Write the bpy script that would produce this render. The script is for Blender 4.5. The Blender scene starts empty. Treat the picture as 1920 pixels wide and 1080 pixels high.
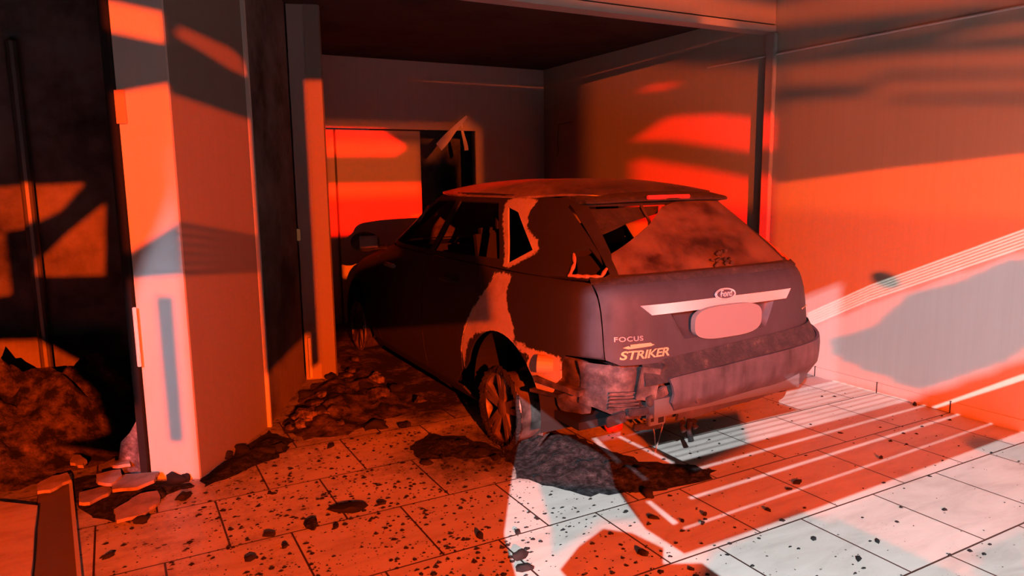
import bpy, bmesh, math, random
from math import sin, cos, pi, radians, sqrt, hypot
from mathutils import Vector, Matrix, noise
from mathutils.geometry import delaunay_2d_cdt

# ------------------------------------------------------------------ camera, world, lights, exposure
scene = bpy.context.scene
H = 1.45                                   # eye height of the photographer
F, YAW, PITCH, ROLL = 1355.4, .502536, .149523, .012997
cam_d = bpy.data.cameras.new('camera'); cam = bpy.data.objects.new('camera', cam_d)
scene.collection.objects.link(cam); scene.camera = cam
cam_d.sensor_width = 36; cam_d.lens = F * 36 / 1920; cam_d.clip_start = .05
_fh = Vector((sin(YAW), cos(YAW), 0)); _up = Vector((0, 0, 1)); _r = Vector((cos(YAW), -sin(YAW), 0))
FWD = cos(PITCH) * _fh - sin(PITCH) * _up
DWN = -(sin(PITCH) * _fh + cos(PITCH) * _up)
RGT = cos(ROLL) * _r + sin(ROLL) * DWN
DWN = -sin(ROLL) * _r + cos(ROLL) * DWN
m = Matrix((RGT, -DWN, -FWD)).transposed().to_4x4(); m.translation = (0, 0, H)
cam.matrix_world = m

vs = scene.view_settings
vs.view_transform = 'Standard'; vs.look = 'None'; vs.gamma = 1; vs.exposure = .5; vs.use_curve_mapping = False

world = bpy.data.worlds.new('night'); scene.world = world; world.use_nodes = True
world.node_tree.nodes['Background'].inputs[0].default_value = (.040, .033, .038, 1)
world.node_tree.nodes['Background'].inputs[1].default_value = .24

W_POS = Vector((-3.1, -4.3, 4.3))          # white work lamp on its mast
V_POS = Vector((-4.6, -4.3, 4.3))          # added second white lamp for soft-edged patches
A_POS = Vector((-.9, -6.5, 2.9))          # orange-red beacon
R_POS = Vector((1.80, -6.5, 3.1))         # added deep red lamp for the interior wall and door
def spot(name, pos, aim, power, color, radius, deg):
    d = bpy.data.lights.new(name, 'SPOT'); o = bpy.data.objects.new(name, d)
    scene.collection.objects.link(o); o.location = pos
    o.rotation_euler = (Vector(aim) - pos).to_track_quat('-Z', 'Y').to_euler()
    d.energy = power; d.color = color; d.shadow_soft_size = radius
    d.spot_size = radians(deg); d.spot_blend = .05
    return o
spot('white_work_lamp', W_POS, (1.7, 2.6, .6), 8800, (.90, .95, 1.02), .0008, 62)
spot('added_soft_white_lamp', V_POS, (1.3, 2.9, .6), 8400, (.76, .90, 1.16), .004, 62)
spot('orange_beacon_lamp', A_POS, (1.6, 4, .8), 16500, (1, .062, .001), .0013, 72)
spot('added_red_lamp', R_POS, (2.6, 6, 1.0), 42000, (1, .006, .0005), .002, 60)
D_POS = Vector((.45, -6.5, 2.8))  # added weak copy of the orange lamp for half-lit bands
spot('added_dim_lamp', D_POS, (1.8, 4, 1.5), 6200, (1, .10, .006), .0035, 76)

# ------------------------------------------------------------------ helpers
C = scene.collection
def link(o, parent=None):
    C.objects.link(o)
    if parent: o.parent = parent
    return o
def tag(o, label, cat, group=None):
    o['label'] = label; o['category'] = cat
    if group: o['group'] = group
    return o
def empty(name, loc, label, cat, group=None):
    o = bpy.data.objects.new(name, None); link(o); o.location = loc; o.empty_display_size = .1
    return tag(o, label, cat, group)
def mesh_obj(name, V, Fc, mat, parent=None, smooth=None, attrs=None):
    me = bpy.data.meshes.new(name); me.from_pydata([tuple(v) for v in V], [], Fc); me.validate(); me.update()
    for k, vals in (attrs or {}).items():
        if len(vals) == len(me.vertices):
            a = me.attributes.new(k, 'FLOAT', 'POINT'); a.data.foreach_set('value', vals)
    if smooth is not None:
        for p in me.polygons: p.use_smooth = True
        me.set_sharp_from_angle(angle=radians(smooth))
    if mat: me.materials.append(mat)
    o = bpy.data.objects.new(name, me)
    return link(o, parent)
class MB:
    def __init__(s): s.V = []; s.F = []
    def add(s, V, Fc):
        n = len(s.V); s.V += [tuple(v) for v in V]; s.F += [tuple(i + n for i in f) for f in Fc]; return s
    def box(s, c, d, rz=0, M=None, bev=0):
        bm = bmesh.new(); bmesh.ops.create_cube(bm, size=1)
        for v in bm.verts: v.co = Vector((v.co.x * d[0], v.co.y * d[1], v.co.z * d[2]))
        if bev: bmesh.ops.bevel(bm, geom=bm.edges[:], offset=bev, segments=2, affect='EDGES')
        T = Matrix.Translation(c) @ (M if M is not None else Matrix.Rotation(rz, 4, 'Z'))
        bm.verts.index_update()
        s.add([T @ v.co for v in bm.verts], [[v.index for v in f.verts] for f in bm.faces]); bm.free(); return s
    def bar(s, a, b, w, t, up=(0, 0, 1)):
        a, b = Vector(a), Vector(b); d = (b - a); L = d.length; d.normalize()
        x = d.cross(Vector(up)); x = x.normalized() if x.length > 1e-4 else Vector((1, 0, 0)); y = x.cross(d)
        M = Matrix((x, d, y)).transposed().to_4x4()
        return s.box((a + b) / 2, (w, L, t), M=M)
    def tube(s, pts, r, seg=8, close=True):
        pts = [Vector(p) for p in pts]; rs = r if isinstance(r, (list, tuple)) else [r] * len(pts)
        V = []; Fc = []; n = len(pts); prev = None
        for i, p in enumerate(pts):
            d = (pts[min(i + 1, n - 1)] - pts[max(i - 1, 0)]).normalized()
            x = prev - d * prev.dot(d) if prev is not None else d.orthogonal()
            x.normalize(); prev = x; y = d.cross(x)
            for k in range(seg):
                a = 2 * pi * k / seg; V.append(p + rs[i] * (cos(a) * x + sin(a) * y))
        for i in range(n - 1):
            for k in range(seg):
                k2 = (k + 1) % seg
                Fc.append((i * seg + k, i * seg + k2, (i + 1) * seg + k2, (i + 1) * seg + k))
        if close: Fc += [tuple(range(seg))[::-1], tuple(range((n - 1) * seg, n * seg))]
        return s.add(V, Fc)
    def lathe(s, prof, c, axis='X', seg=40):
        V = []; Fc = []; n = len(prof); c = Vector(c)
        for k in range(seg):
            a = 2 * pi * k / seg
            for (x, r) in prof: V.append(c + (Vector((x, r * cos(a), r * sin(a))) if axis == 'X' else Vector((r * cos(a), r * sin(a), x))))
        for k in range(seg):
            k2 = (k + 1) % seg
            for i in range(n - 1): Fc.append((k * n + i, k * n + i + 1, k2 * n + i + 1, k2 * n + i))
        return s.add(V, Fc)
    def prism(s, poly, z0, z1):
        n = len(poly); V = [(*p, z0) for p in poly] + [(*p, z1) for p in poly]
        return s.add(V, [tuple(range(n))[::-1], tuple(range(n, 2 * n))] + [(i, (i + 1) % n, n + (i + 1) % n, n + i) for i in range(n)])
    def build(s, name, mat, parent=None, smooth=None): return mesh_obj(name, s.V, s.F, mat, parent, smooth)
def struct(o): o['kind'] = 'structure'; return o
def inpoly(p, poly):
    x, y = p[0], p[1]; c = False; j = len(poly) - 1
    for i in range(len(poly)):
        xi, yi = poly[i][0], poly[i][1]; xj, yj = poly[j][0], poly[j][1]
        if (yi > y) != (yj > y) and x < (xj - xi) * (y - yi) / (yj - yi) + xi: c = not c
        j = i
    return c
def sdist(p, poly):                         # signed distance, positive inside
    best = 9; n = len(poly)
    for i in range(n):
        ax, ay = poly[i]; bx, by = poly[(i + 1) % n]; dx, dy = bx - ax, by - ay
        t = max(0, min(1, ((p[0] - ax) * dx + (p[1] - ay) * dy) / (dx * dx + dy * dy + 1e-12)))
        best = min(best, hypot(p[0] - ax - t * dx, p[1] - ay - t * dy))
    return best if inpoly(p, poly) else -best
def subdiv(poly, step, close=True):
    out = []; n = len(poly)
    for i in range(n if close else n - 1):
        a, b = poly[i], poly[(i + 1) % n]; k = max(1, math.ceil(hypot(b[0] - a[0], b[1] - a[1]) / step))
        out += [(a[0] + (b[0] - a[0]) * j / k, a[1] + (b[1] - a[1]) * j / k) for j in range(k)]
    return out
def ragged(poly, step, amp, seed):
    rnd = random.Random(seed)
    return [(x + rnd.uniform(-amp, amp), y + rnd.uniform(-amp, amp)) for x, y in subdiv(poly, step)]
def cdt_faces(loops, keep, pts=()):
    V = []; E = []
    for L in loops:
        n = len(V); V += [Vector((p[0], p[1])) for p in L]; E += [(n + i, n + (i + 1) % len(L)) for i in range(len(L))]
    V += [Vector(p) for p in pts]
    v, e, f, *_ = delaunay_2d_cdt(V, E, [], 0, 1e-6)
    Fc = []
    for t in f:
        cx = sum(v[i].x for i in t) / 3; cy = sum(v[i].y for i in t) / 3
        if keep((cx, cy)): Fc.append(tuple(t))
    used = sorted({i for t in Fc for i in t}); mp = {a: b for b, a in enumerate(used)}
    return [v[i] for i in used], [tuple(mp[i] for i in t) for t in Fc]
def sheet(name, v2, tris, mapf, thick, mat, parent=None, smooth=35, attrf=None):
    """a curved sheet with real thickness over a triangulated outline"""
    outer = [mapf(p.x, p.y, 0) for p in v2]; inner = [mapf(p.x, p.y, -thick) for p in v2]; n = len(v2)
    Fc = []; cnt = {}
    for t in tris:
        Fc.append(t); Fc.append(tuple(i + n for i in t[::-1]))
        for a, b in ((t[0], t[1]), (t[1], t[2]), (t[2], t[0])): cnt[(a, b)] = 1
    for (a, b) in cnt:
        if (b, a) not in cnt: Fc.append((b, a, a + n, b + n))
    at = None
    if attrf:
        at = {}
        for p, q in zip(outer, v2):
            for k, val in attrf(p, q).items(): at.setdefault(k, []).append(val)
        for k in at: at[k] = at[k] * 2
    return mesh_obj(name, outer + inner, Fc, mat, parent, smooth, at)

# pixel sight lines of the calibrated camera, used to read real positions off the photograph
def sight(x, y): return RGT * ((x - 960) / F) + DWN * ((y - 540) / F) + FWD
EYE = Vector((0, 0, H))
def gz(x, y, z=0): d = sight(x, y); return EYE + d * ((z - H) / d.z)
def gy(x, y, Y): d = sight(x, y); return EYE + d * (Y / d.y)
def gx(x, y, X): d = sight(x, y); return EYE + d * (X / d.x)

# ------------------------------------------------------------------ materials
DULL = .70
def mat(name, base=(.5, .5, .5), rough=.6, metal=0, build=None, spec=.5):
    m_ = bpy.data.materials.new(name); m_.use_nodes = True; nt = m_.node_tree; b = nt.nodes['Principled BSDF']
    b.inputs['Base Color'].default_value = (*base, 1); b.inputs['Roughness'].default_value = rough
    b.inputs['Metallic'].default_value = metal; b.inputs['Specular IOR Level'].default_value = spec
    if build: build(nt, b)
    bc = b.inputs['Base Color']                        # overall reflectance level, lowered to cut bounced light
    if bc.links:
        src = bc.links[0].from_socket; x = nt.nodes.new('ShaderNodeMix'); x.data_type = 'RGBA'; x.blend_type = 'MULTIPLY'; x.inputs[0].default_value = 1
        nt.links.new(src, x.inputs[6]); x.inputs[7].default_value = (DULL, DULL, DULL, 1); nt.links.new(x.outputs[2], bc)
    else: bc.default_value = (base[0] * DULL, base[1] * DULL, base[2] * DULL, 1)
    return m_
def nd(nt, t, **kw):
    n = nt.nodes.new(t)
    for k, v in kw.items():
        if k in n.inputs: n.inputs[k].default_value = v
        else: setattr(n, k, v)
    return n
def ramp(nt, src, stops):
    r = nt.nodes.new('ShaderNodeValToRGB'); nt.links.new(src, r.inputs[0])
    while len(r.color_ramp.elements) < len(stops): r.color_ramp.elements.new(.5)
    for e, (p, c) in zip(r.color_ramp.elements, stops): e.position = p; e.color = (*c, 1) if len(c) == 3 else c
    return r.outputs[0]
def mixc(nt, f, a, b):
    x = nt.nodes.new('ShaderNodeMix'); x.data_type = 'RGBA'
    for s, v in ((x.inputs[0], f), (x.inputs[6], a), (x.inputs[7], b)):
        if isinstance(v, bpy.types.NodeSocket): nt.links.new(v, s)
        else: s.default_value = (*v, 1) if isinstance(v, tuple) else v
    return x.outputs[2]
def math_(nt, op, a, b=0.0, c=0.0, clamp=False):
    x = nt.nodes.new('ShaderNodeMath'); x.operation = op; x.use_clamp = clamp
    for s, v in zip(x.inputs, (a, b, c)):
        if isinstance(v, bpy.types.NodeSocket): nt.links.new(v, s)
        else: s.default_value = v
    return x.outputs[0]
def texco(nt, scale=(1, 1, 1), loc=(0, 0, 0), kind='Object'):
    t = nt.nodes.new('ShaderNodeTexCoord'); mp = nt.nodes.new('ShaderNodeMapping')
    mp.inputs['Scale'].default_value = scale; mp.inputs['Location'].default_value = loc
    nt.links.new(t.outputs[kind], mp.inputs[0]); return mp.outputs[0]
def nz(nt, co, scale, detail=6, rough=.6, dist=0):
    n = nd(nt, 'ShaderNodeTexNoise', Scale=scale, Detail=detail, Roughness=rough, Distortion=dist)
    nt.links.new(co, n.inputs['Vector']); return n.outputs['Fac']
def bump(nt, b, h, strength=.3, dist=.01):
    n = nd(nt, 'ShaderNodeBump', Strength=strength, Distance=dist); nt.links.new(h, n.inputs['Height']); nt.links.new(n.outputs[0], b.inputs['Normal'])

def f_floor(nt, b):
    co = texco(nt, loc=(-.3076, -1.4645 + 0, 0))
    br = nd(nt, 'ShaderNodeTexBrick', Scale=1.0)
    br.offset = .5; br.offset_frequency = 2; br.squash = 1
    br.inputs['Mortar Size'].default_value = .0042; br.inputs['Mortar Smooth'].default_value = .1
    br.inputs['Brick Width'].default_value = .480; br.inputs['Row Height'].default_value = .4915
    br.inputs['Color1'].default_value = (1, 1, 1, 1); br.inputs['Color2'].default_value = (.93, .93, .93, 1); br.inputs['Mortar'].default_value = (0, 0, 0, 1)
    nt.links.new(co, br.inputs['Vector'])
    o = texco(nt)
    vein = nz(nt, texco(nt, (1, 3.2, 1)), 2.6, 8, .62, .6)
    tile = ramp(nt, vein, [(.25, (.38, .36, .32)), (.5, (.52, .49, .44)), (.75, (.60, .57, .52))])
    mx = nt.nodes.new('ShaderNodeMix'); mx.data_type = 'RGBA'; mx.blend_type = 'MULTIPLY'; mx.inputs[0].default_value = 1
    nt.links.new(tile, mx.inputs[6]); nt.links.new(br.outputs['Color'], mx.inputs[7])
    col = mixc(nt, br.outputs['Fac'], mx.outputs[2], (.035, .02, .016))
    # soot smears near the burnt rooms, plus painted shade beside the car
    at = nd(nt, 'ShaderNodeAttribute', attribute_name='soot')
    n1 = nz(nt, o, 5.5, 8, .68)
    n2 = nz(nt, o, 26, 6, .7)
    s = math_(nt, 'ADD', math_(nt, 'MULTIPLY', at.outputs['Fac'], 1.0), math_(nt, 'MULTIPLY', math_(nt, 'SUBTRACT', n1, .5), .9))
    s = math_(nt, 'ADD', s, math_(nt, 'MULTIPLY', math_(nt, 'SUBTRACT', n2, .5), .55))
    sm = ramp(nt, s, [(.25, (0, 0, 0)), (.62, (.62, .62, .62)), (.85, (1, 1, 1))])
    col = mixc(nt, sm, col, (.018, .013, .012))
    # specks of ash
    vo = nd(nt, 'ShaderNodeTexVoronoi', Scale=13.0, Randomness=1.0); nt.links.new(texco(nt, (1, 1.35, 1)), vo.inputs['Vector'])
    sz = math_(nt, 'MULTIPLY', math_(nt, 'ADD', at.outputs['Fac'], .22), math_(nt, 'POWER', n1, 3.0))
    spk = math_(nt, 'LESS_THAN', vo.outputs['Distance'], math_(nt, 'MULTIPLY', sz, 1.5))
    col = mixc(nt, math_(nt, 'MULTIPLY', spk, .85), col, (.02, .014, .012))
    vo2 = nd(nt, 'ShaderNodeTexVoronoi', Scale=46.0, Randomness=1.0); nt.links.new(texco(nt, (1, 1.3, 1)), vo2.inputs['Vector'])
    spk2 = math_(nt, 'LESS_THAN', vo2.outputs['Distance'], math_(nt, 'MULTIPLY', sz, 1.9))
    col = mixc(nt, math_(nt, 'MULTIPLY', spk2, .8), col, (.03, .02, .016))
    nt.links.new(col, b.inputs['Base Color'])
    nt.links.new(math_(nt, 'MULTIPLY_ADD', sm, .3, .42), b.inputs['Roughness'])
    bump(nt, b, math_(nt, 'SUBTRACT', 1.0, br.outputs['Fac']), .35, .003)
M_floor = mat('floor_tiles', rough=.45, build=f_floor, spec=.25)

def f_plaster(c1, c2, soot=0.0, sc=1.0):
    def f(nt, b):
        o = texco(nt)
        st = nz(nt, texco(nt, (9, 9, .35)), 4 * sc, 6, .65)
        n = nz(nt, o, 2.2, 6, .6)
        col = mixc(nt, math_(nt, 'ADD', math_(nt, 'MULTIPLY', st, .6), math_(nt, 'MULTIPLY', n, .4)), c1, c2)
        if soot:
            s = ramp(nt, math_(nt, 'ADD', math_(nt, 'MULTIPLY', nz(nt, o, 1.6, 8, .65), 1.0), soot - .5), [(.3, (0, 0, 0)), (.6, (1, 1, 1))])
            col = mixc(nt, s, col, (.014, .011, .012))
        nt.links.new(col, b.inputs['Base Color'])
        bump(nt, b, nz(nt, o, 60, 4), .12, .004)
    return f
M_wall = mat('wall_plaster', rough=.75, build=f_plaster((.44, .41, .33), (.58, .54, .45)), spec=.2)
M_wall_back = mat('smoked_plaster', rough=.8, build=f_plaster((.40, .38, .36), (.58, .55, .52), .10), spec=.2)
M_wall_burnt = mat('burnt_plaster', rough=.9, build=f_plaster((.15, .13, .125), (.26, .235, .225), .40), spec=.15)
M_pillar = mat('pillar_paint', rough=.65, build=f_plaster((.47, .44, .40), (.54, .51, .47)), spec=.25)
M_pillar_side = mat('shaded_side_paint', rough=.7, build=f_plaster((.17, .15, .13), (.23, .205, .18)), spec=.2)  # darker copy of the pillar paint, standing in for weaker light
M_pillar2 = mat('smoked_pillar_paint', rough=.75, build=f_plaster((.22, .19, .18), (.36, .32, .30), .18), spec=.2)
M_ceil = mat('sooty_ceiling', rough=.95, build=f_plaster((.05, .04, .038), (.10, .085, .08), .3), spec=.1)
M_fascia = mat('fascia_paint', rough=.7, build=f_plaster((.30, .27, .24), (.38, .35, .31)), spec=.2)
M_metalstrip = mat('pale_metal', (.48, .45, .41), .5, .1)
M_black = mat('charred', (.012, .010, .010), .85, spec=.2)
M_dark = mat('dark_paint', (.03, .025, .025), .6)
M_dull = mat('grey_steel', (.16, .15, .15), .55, .6)
M_mask = mat('mask_black', (.03, .03, .03), .9, spec=0)
M_doorpaint = mat('door_white', rough=.6, build=f_plaster((.38, .35, .31), (.45, .42, .38), .02))
M_brass = mat('brass', (.75, .55, .22), .35, .8)
M_white = mat('white_plastic', (.75, .72, .70), .5)
M_wire = mat('burnt_wire', (.22, .17, .15), .7)
def f_ash(c1, c2, sc=30):
    def f(nt, b):
        o = texco(nt); n = nz(nt, o, sc, 8, .7)
        nt.links.new(ramp(nt, n, [(.42, c1), (.62, c2), (.78, tuple(min(1, x * 3.2) for x in c2))]), b.inputs['Base Color'])
        bump(nt, b, nz(nt, o, sc * 2.2, 8, .7), 1.0, .03)
    return f
M_ash = mat('ash', rough=.95, build=f_ash((.012, .011, .012), (.06, .056, .06)), spec=.1)
M_ash_warm = mat('burnt_rubble', rough=.9, build=f_ash((.010, .008, .007), (.13, .095, .08), 9), spec=.15)
M_ash_pale = mat('singed_rubble', rough=.9, build=f_ash((.05, .035, .03), (.32, .25, .22), 18), spec=.15)
def f_slab(nt, b):
    n = nz(nt, texco(nt), 6, 7, .65)
    nt.links.new(ramp(nt, n, [(.32, (.10, .07, .06)), (.5, (.27, .21, .175)), (.75, (.40, .33, .28))]), b.inputs['Base Color'])
M_slab = mat('broken_tile', rough=.7, build=f_slab)
def f_stone(nt, b):
    n = nz(nt, texco(nt, (1, 3, 1)), 3, 7, .65)
    nt.links.new(ramp(nt, n, [(.32, (.34, .28, .24)), (.5, (.50, .43, .37)), (.75, (.60, .53, .46))]), b.inputs['Base Color'])
M_stone = mat('tan_stone', rough=.7, build=f_stone)
M_granite = mat('dark_granite', rough=.6, build=f_plaster((.08, .065, .06), (.14, .12, .11)))
M_shard = mat('crumbled_plaster', rough=.85, build=f_ash((.10, .08, .085), (.30, .26, .27), 26))

def f_paint(nt, b):
    o = texco(nt)
    so = nd(nt, 'ShaderNodeAttribute', attribute_name='soot').outputs['Fac']
    ba = nd(nt, 'ShaderNodeAttribute', attribute_name='bare').outputs['Fac']
    n1 = nz(nt, o, 7, 8, .65); n2 = nz(nt, texco(nt, (1, 1, .25)), 14, 6, .6); n3 = nz(nt, o, 40, 5, .6)
    s = math_(nt, 'ADD', so, math_(nt, 'MULTIPLY', math_(nt, 'SUBTRACT', n1, .5), .55))
    s = math_(nt, 'ADD', s, math_(nt, 'MULTIPLY', math_(nt, 'SUBTRACT', n2, .5), .4), clamp=True)
    paint = mixc(nt, s, (.072, .063, .074), (.012, .009, .010))
    pale = ramp(nt, n1, [(.3, (.34, .25, .21)), (.5, (.48, .38, .33)), (.7, (.40, .31, .27))])
    e = math_(nt, 'ADD', ba, math_(nt, 'MULTIPLY', math_(nt, 'SUBTRACT', n3, .5), .05))
    mk = math_(nt, 'MULTIPLY_ADD', e, 120.0, .5, clamp=True)
    nt.links.new(mixc(nt, mk, paint, pale), b.inputs['Base Color'])
    r = math_(nt, 'MULTIPLY_ADD', s, .38, .40)
    nt.links.new(math_(nt, 'MAXIMUM', r, math_(nt, 'MULTIPLY', mk, .65)), b.inputs['Roughness'])
    nt.links.new(math_(nt, 'MULTIPLY', math_(nt, 'SUBTRACT', 1.0, mk), .25), b.inputs['Metallic'])
    bump(nt, b, n3, .08, .004)
M_paint = mat('scorched_silver_paint', rough=.5, build=f_paint)
def f_roof(nt, b):
    f_paint(nt, b); l = b.inputs['Roughness'].links[0]; src = l.from_socket; nt.links.remove(l)
    nt.links.new(math_(nt, 'MULTIPLY', src, .5), b.inputs['Roughness'])
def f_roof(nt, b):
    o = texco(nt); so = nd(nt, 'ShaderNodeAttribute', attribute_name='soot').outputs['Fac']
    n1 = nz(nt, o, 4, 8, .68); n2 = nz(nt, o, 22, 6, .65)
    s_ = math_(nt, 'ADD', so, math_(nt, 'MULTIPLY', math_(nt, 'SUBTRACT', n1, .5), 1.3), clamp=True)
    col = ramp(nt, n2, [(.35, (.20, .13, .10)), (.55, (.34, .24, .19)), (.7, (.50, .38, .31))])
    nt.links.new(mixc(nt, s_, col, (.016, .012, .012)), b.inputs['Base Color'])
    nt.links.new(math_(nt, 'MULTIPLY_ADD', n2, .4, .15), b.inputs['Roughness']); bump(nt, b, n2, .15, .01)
M_roof = mat('burnt_sheen_roof', rough=.3, build=f_roof)  # pale base colour carries a red sheen painted onto the burnt roof
def f_glass(nt, b):
    o = texco(nt); n = nz(nt, o, 4.5, 8, .65)
    nt.links.new(ramp(nt, n, [(.35, (.03, .015, .015)), (.55, (.14, .10, .095)), (.75, (.20, .15, .14))]), b.inputs['Base Color'])
    nt.links.new(ramp(nt, n, [(.3, (.30, .30, .30)), (.7, (.62, .62, .62))]), b.inputs['Roughness'])
    bump(nt, b, n, .25, .02)
M_glass = mat('sooty_glass', rough=.4, build=f_glass)
def f_bumper(nt, b):
    o = texco(nt); n = nz(nt, o, 5, 8, .65); n2 = nz(nt, texco(nt, (1, 1, .2)), 11, 6, .6)
    nt.links.new(ramp(nt, math_(nt, 'MULTIPLY_ADD', n2, .5, math_(nt, 'MULTIPLY', n, .5)), [(.36, (.02, .016, .018)), (.5, (.06, .05, .056)), (.68, (.115, .10, .108))]), b.inputs['Base Color'])
    bump(nt, b, nz(nt, o, 12, 5), .3, .01)
M_bumper = mat('singed_bumper_plastic', rough=.55, build=f_bumper)
M_ledge = mat('scorched_shaded_ledge', rough=.8, build=f_ash((.02, .015, .015), (.06, .04, .035), 18))
def f_rust(nt, b):
    o = texco(nt); n = nz(nt, o, 11, 8, .65)
    nt.links.new(ramp(nt, n, [(.38, (.012, .009, .009)), (.52, (.055, .038, .033)), (.7, (.17, .115, .095))]), b.inputs['Base Color'])
    bump(nt, b, nz(nt, o, 25, 5), .4, .01)
M_rust = mat('burnt_sheet_metal', rough=.7, metal=.2, build=f_rust)
M_chrome = mat('chrome', (1.0, .95, .95), .25, .75)
M_gold = mat('gold_sticker', (.50, .36, .19), .4, .2)
M_letter = mat('chrome_letter', (.34, .29, .28), .4, .2)
M_rim = mat('scorched_alloy', rough=.45, metal=.6, build=lambda nt, b: nt.links.new(ramp(nt, nz(nt, texco(nt), 6, 6), [(.38, (.06, .045, .04)), (.65, (.34, .26, .24))]), b.inputs['Base Color']))
M_plate = mat('pale_plate', (.19, .175, .165), .7)
M_emblem = mat('emblem_blue', (.05, .035, .05), .4)
M_lens = mat('tail_lamp_lens', (.55, .10, .04), .25)
M_redlens = mat('red_lens', (.55, .03, .02), .3)
M_ember = mat('melted_lamp_rim', (.34, .16, .09), .5)
M_orange = mat('orange_plastic', (.62, .30, .14), .5)

# ------------------------------------------------------------------ light masks: added unseen plates, holes shaped to throw each lamp's patches
WX = 4.40                                   # right boundary wall plane
def light_mask(name, L, yp, lit, dark=(), label=''):
    def pj(P): t = (yp - L.y) / (P[1] - L.y); return (L.x + t * (P[0] - L.x), L.z + t * (P[2] - L.z))
    lit2 = [[pj(P) for P in poly] for poly in lit]; dark2 = [[pj(P) for P in poly] for poly in dark]
    d = yp - L.y; cx = L.x + .45 * d; w = 1.08 * d
    outer = [(cx - w, L.z - w), (cx + w, L.z - w), (cx + w, L.z + w), (cx - w, L.z + w)]
    outer = [(x, max(z, .02)) for x, z in outer]
    def keep(c):
        if any(inpoly(c, d) for d in dark2): return True
        return not any(inpoly(c, l) for l in lit2)
    v, t = cdt_faces([outer] + lit2 + dark2, keep)
    return struct(sheet(name, v, t, lambda x, y, k: Vector((x, yp + k, y)), .0002, M_mask, smooth=None))
def wl(*p): return [(WX, a, b) for a, b in p]
def fl(*p): return [(a, b, 0) for a, b in p]
def ell(f, cx, cy, rx, ry, n=20, ang=0):
    return f(*[(cx + rx * cos(2 * pi * k / n) * cos(ang) - ry * sin(2 * pi * k / n) * sin(ang), cy + rx * cos(2 * pi * k / n) * sin(ang) + ry * sin(2 * pi * k / n) * cos(ang)) for k in range(n)])
PA, PB, PC = Vector((.066, 3.859)), Vector((.274, 3.736)), Vector((.716, 4.362))     # near pillar, plan
PD, PE = Vector((1.162, 5.291)), Vector((1.359, 5.238))                             # far pillar, plan
def pf(*p): return [(*(PA + (PB - PA) * t), z) for t, z in p]
def ps(*p): return [(*(PB + (PC - PB) * t), z) for t, z in p]

# white lamp
w_lit = [
    fl((.95, 1.0), (1.13, 2.0), (1.31, 2.48), (1.63, 2.99), (2.19, 3.83), (2.15, 2.9), (1.98, 2.62), (1.84, 2.22), (1.84, 1.985), (2.6, 1.99), (4.4, 2.05), (4.4, .2), (.9, .2)),
    fl((1.98, 2.136), (4.4, 2.202), (4.4, 2.218), (1.98, 2.149)),
    fl((2.2, 2.335), (4.4, 2.39), (4.4, 2.412), (2.2, 2.358)),
    fl((2.43, 2.57), (4.4, 2.60), (4.4, 2.620), (2.43, 2.593)),
    [tuple(gz(*q)) for q in ((1100, 812), (1110, 812), (1166, 868), (1156, 872))], [tuple(gz(*q)) for q in ((1170, 874), (1179, 873), (1216, 900), (1206, 902))],
    [tuple(gz(*q)) for q in ((1210, 940), (1220, 939), (1272, 980), (1262, 984))], fl((2.40, 2.70), (2.425, 2.70), (2.425, 3.2), (2.40, 3.2)),
    wl((2.57, .0), (2.12, .30), (1.0, 1.01), (1.0, .98), (2.10, .275), (2.54, 0)),
]
w_dark = [fl((1.36, 2.13), (1.52, 2.24), (1.69, 2.31), (1.77, 2.22), (1.80, 2.06), (1.72, 1.97), (1.85, 1.90), (1.80, 1.0), (1.20, 1.0)),
          wl((2.99, .535), (2.60, .465), (2.0, .36), (2.0, .335), (2.59, .430), (3.0, .50))]
for k in range(9):
    y0 = 2.70 + .062 * k; x0 = 2.47 if y0 < 2.9 else 3.66; e = .02 * (x0 - 2.47) / 1.93
    w_lit.append(fl((x0, y0 + e), (4.4, y0 + .02), (4.4, y0 + .074), (x0, y0 + .055 + e)))
for k in range(6):
    d = .019 * k - .015; w_lit.append(wl((3.52, .33 + .03 + d), (3.03, .60 + .03 + d), (1.0, 1.55 + .03 + d), (1.0, 1.55 + .040 + d), (3.03, .60 + .040 + d), (3.52, .33 + .040 + d)))
light_mask('added_light_mask', W_POS, -3.6, w_lit, w_dark)
v_lit = []
for k in range(74):                                                           # narrow mask slits thinning the light on the near pillar
    z0 = .03 * k; fill = .27 if z0 < 1.0 else .27 * max(.05, 1 - (z0 - 1.0) / .7); zz = z0 + .03 * fill
    t0 = (-.6 if z0 < .35 else -.1) if z0 < .9 else min(.85, -.1 + (z0 - .9) * 1.9)
    v_lit.append(pf((t0, z0), (1.0, z0), (1.0, zz), (t0, zz)))
for k in range(19):                                                           # mask slits thinning the light across the back of the car
    z0 = .34 + .036 * k; v_lit.append([(1.75, 2.6, z0), (3.62, 2.6, z0), (3.62, 2.6, z0 + .021), (1.75, 2.6, z0 + .021)])
_in = [(3.60, -.2), (3.60, .29), (3.52, .33), (3.03, .60), (2.13, 1.02), (1.0, 1.55), (1.0, 1.0), (2.12, .37), (2.64, .045), (2.9, -.2)]
for k in range(135):                                                           # close sloping mask slits thinning the light on the wall
    c = -.9 + .02 * k + 1.82                                                 # slits rise towards the street with slope .535
    pts_ = []
    for t in range(61):
        y = 3.6 - 2.4 * t / 60; z = c - .535 * y
        if z > -.02 and inpoly((y, z), _in): pts_.append((y, z))
    if len(pts_) > 1:
        a, b = pts_[0], pts_[-1]; f_ = .02 * .58
        v_lit.append(wl(a, b, (b[0], b[1] + f_), (a[0], a[1] + f_)))
light_mask('added_light_mask', V_POS, -3.6, v_lit)

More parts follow.
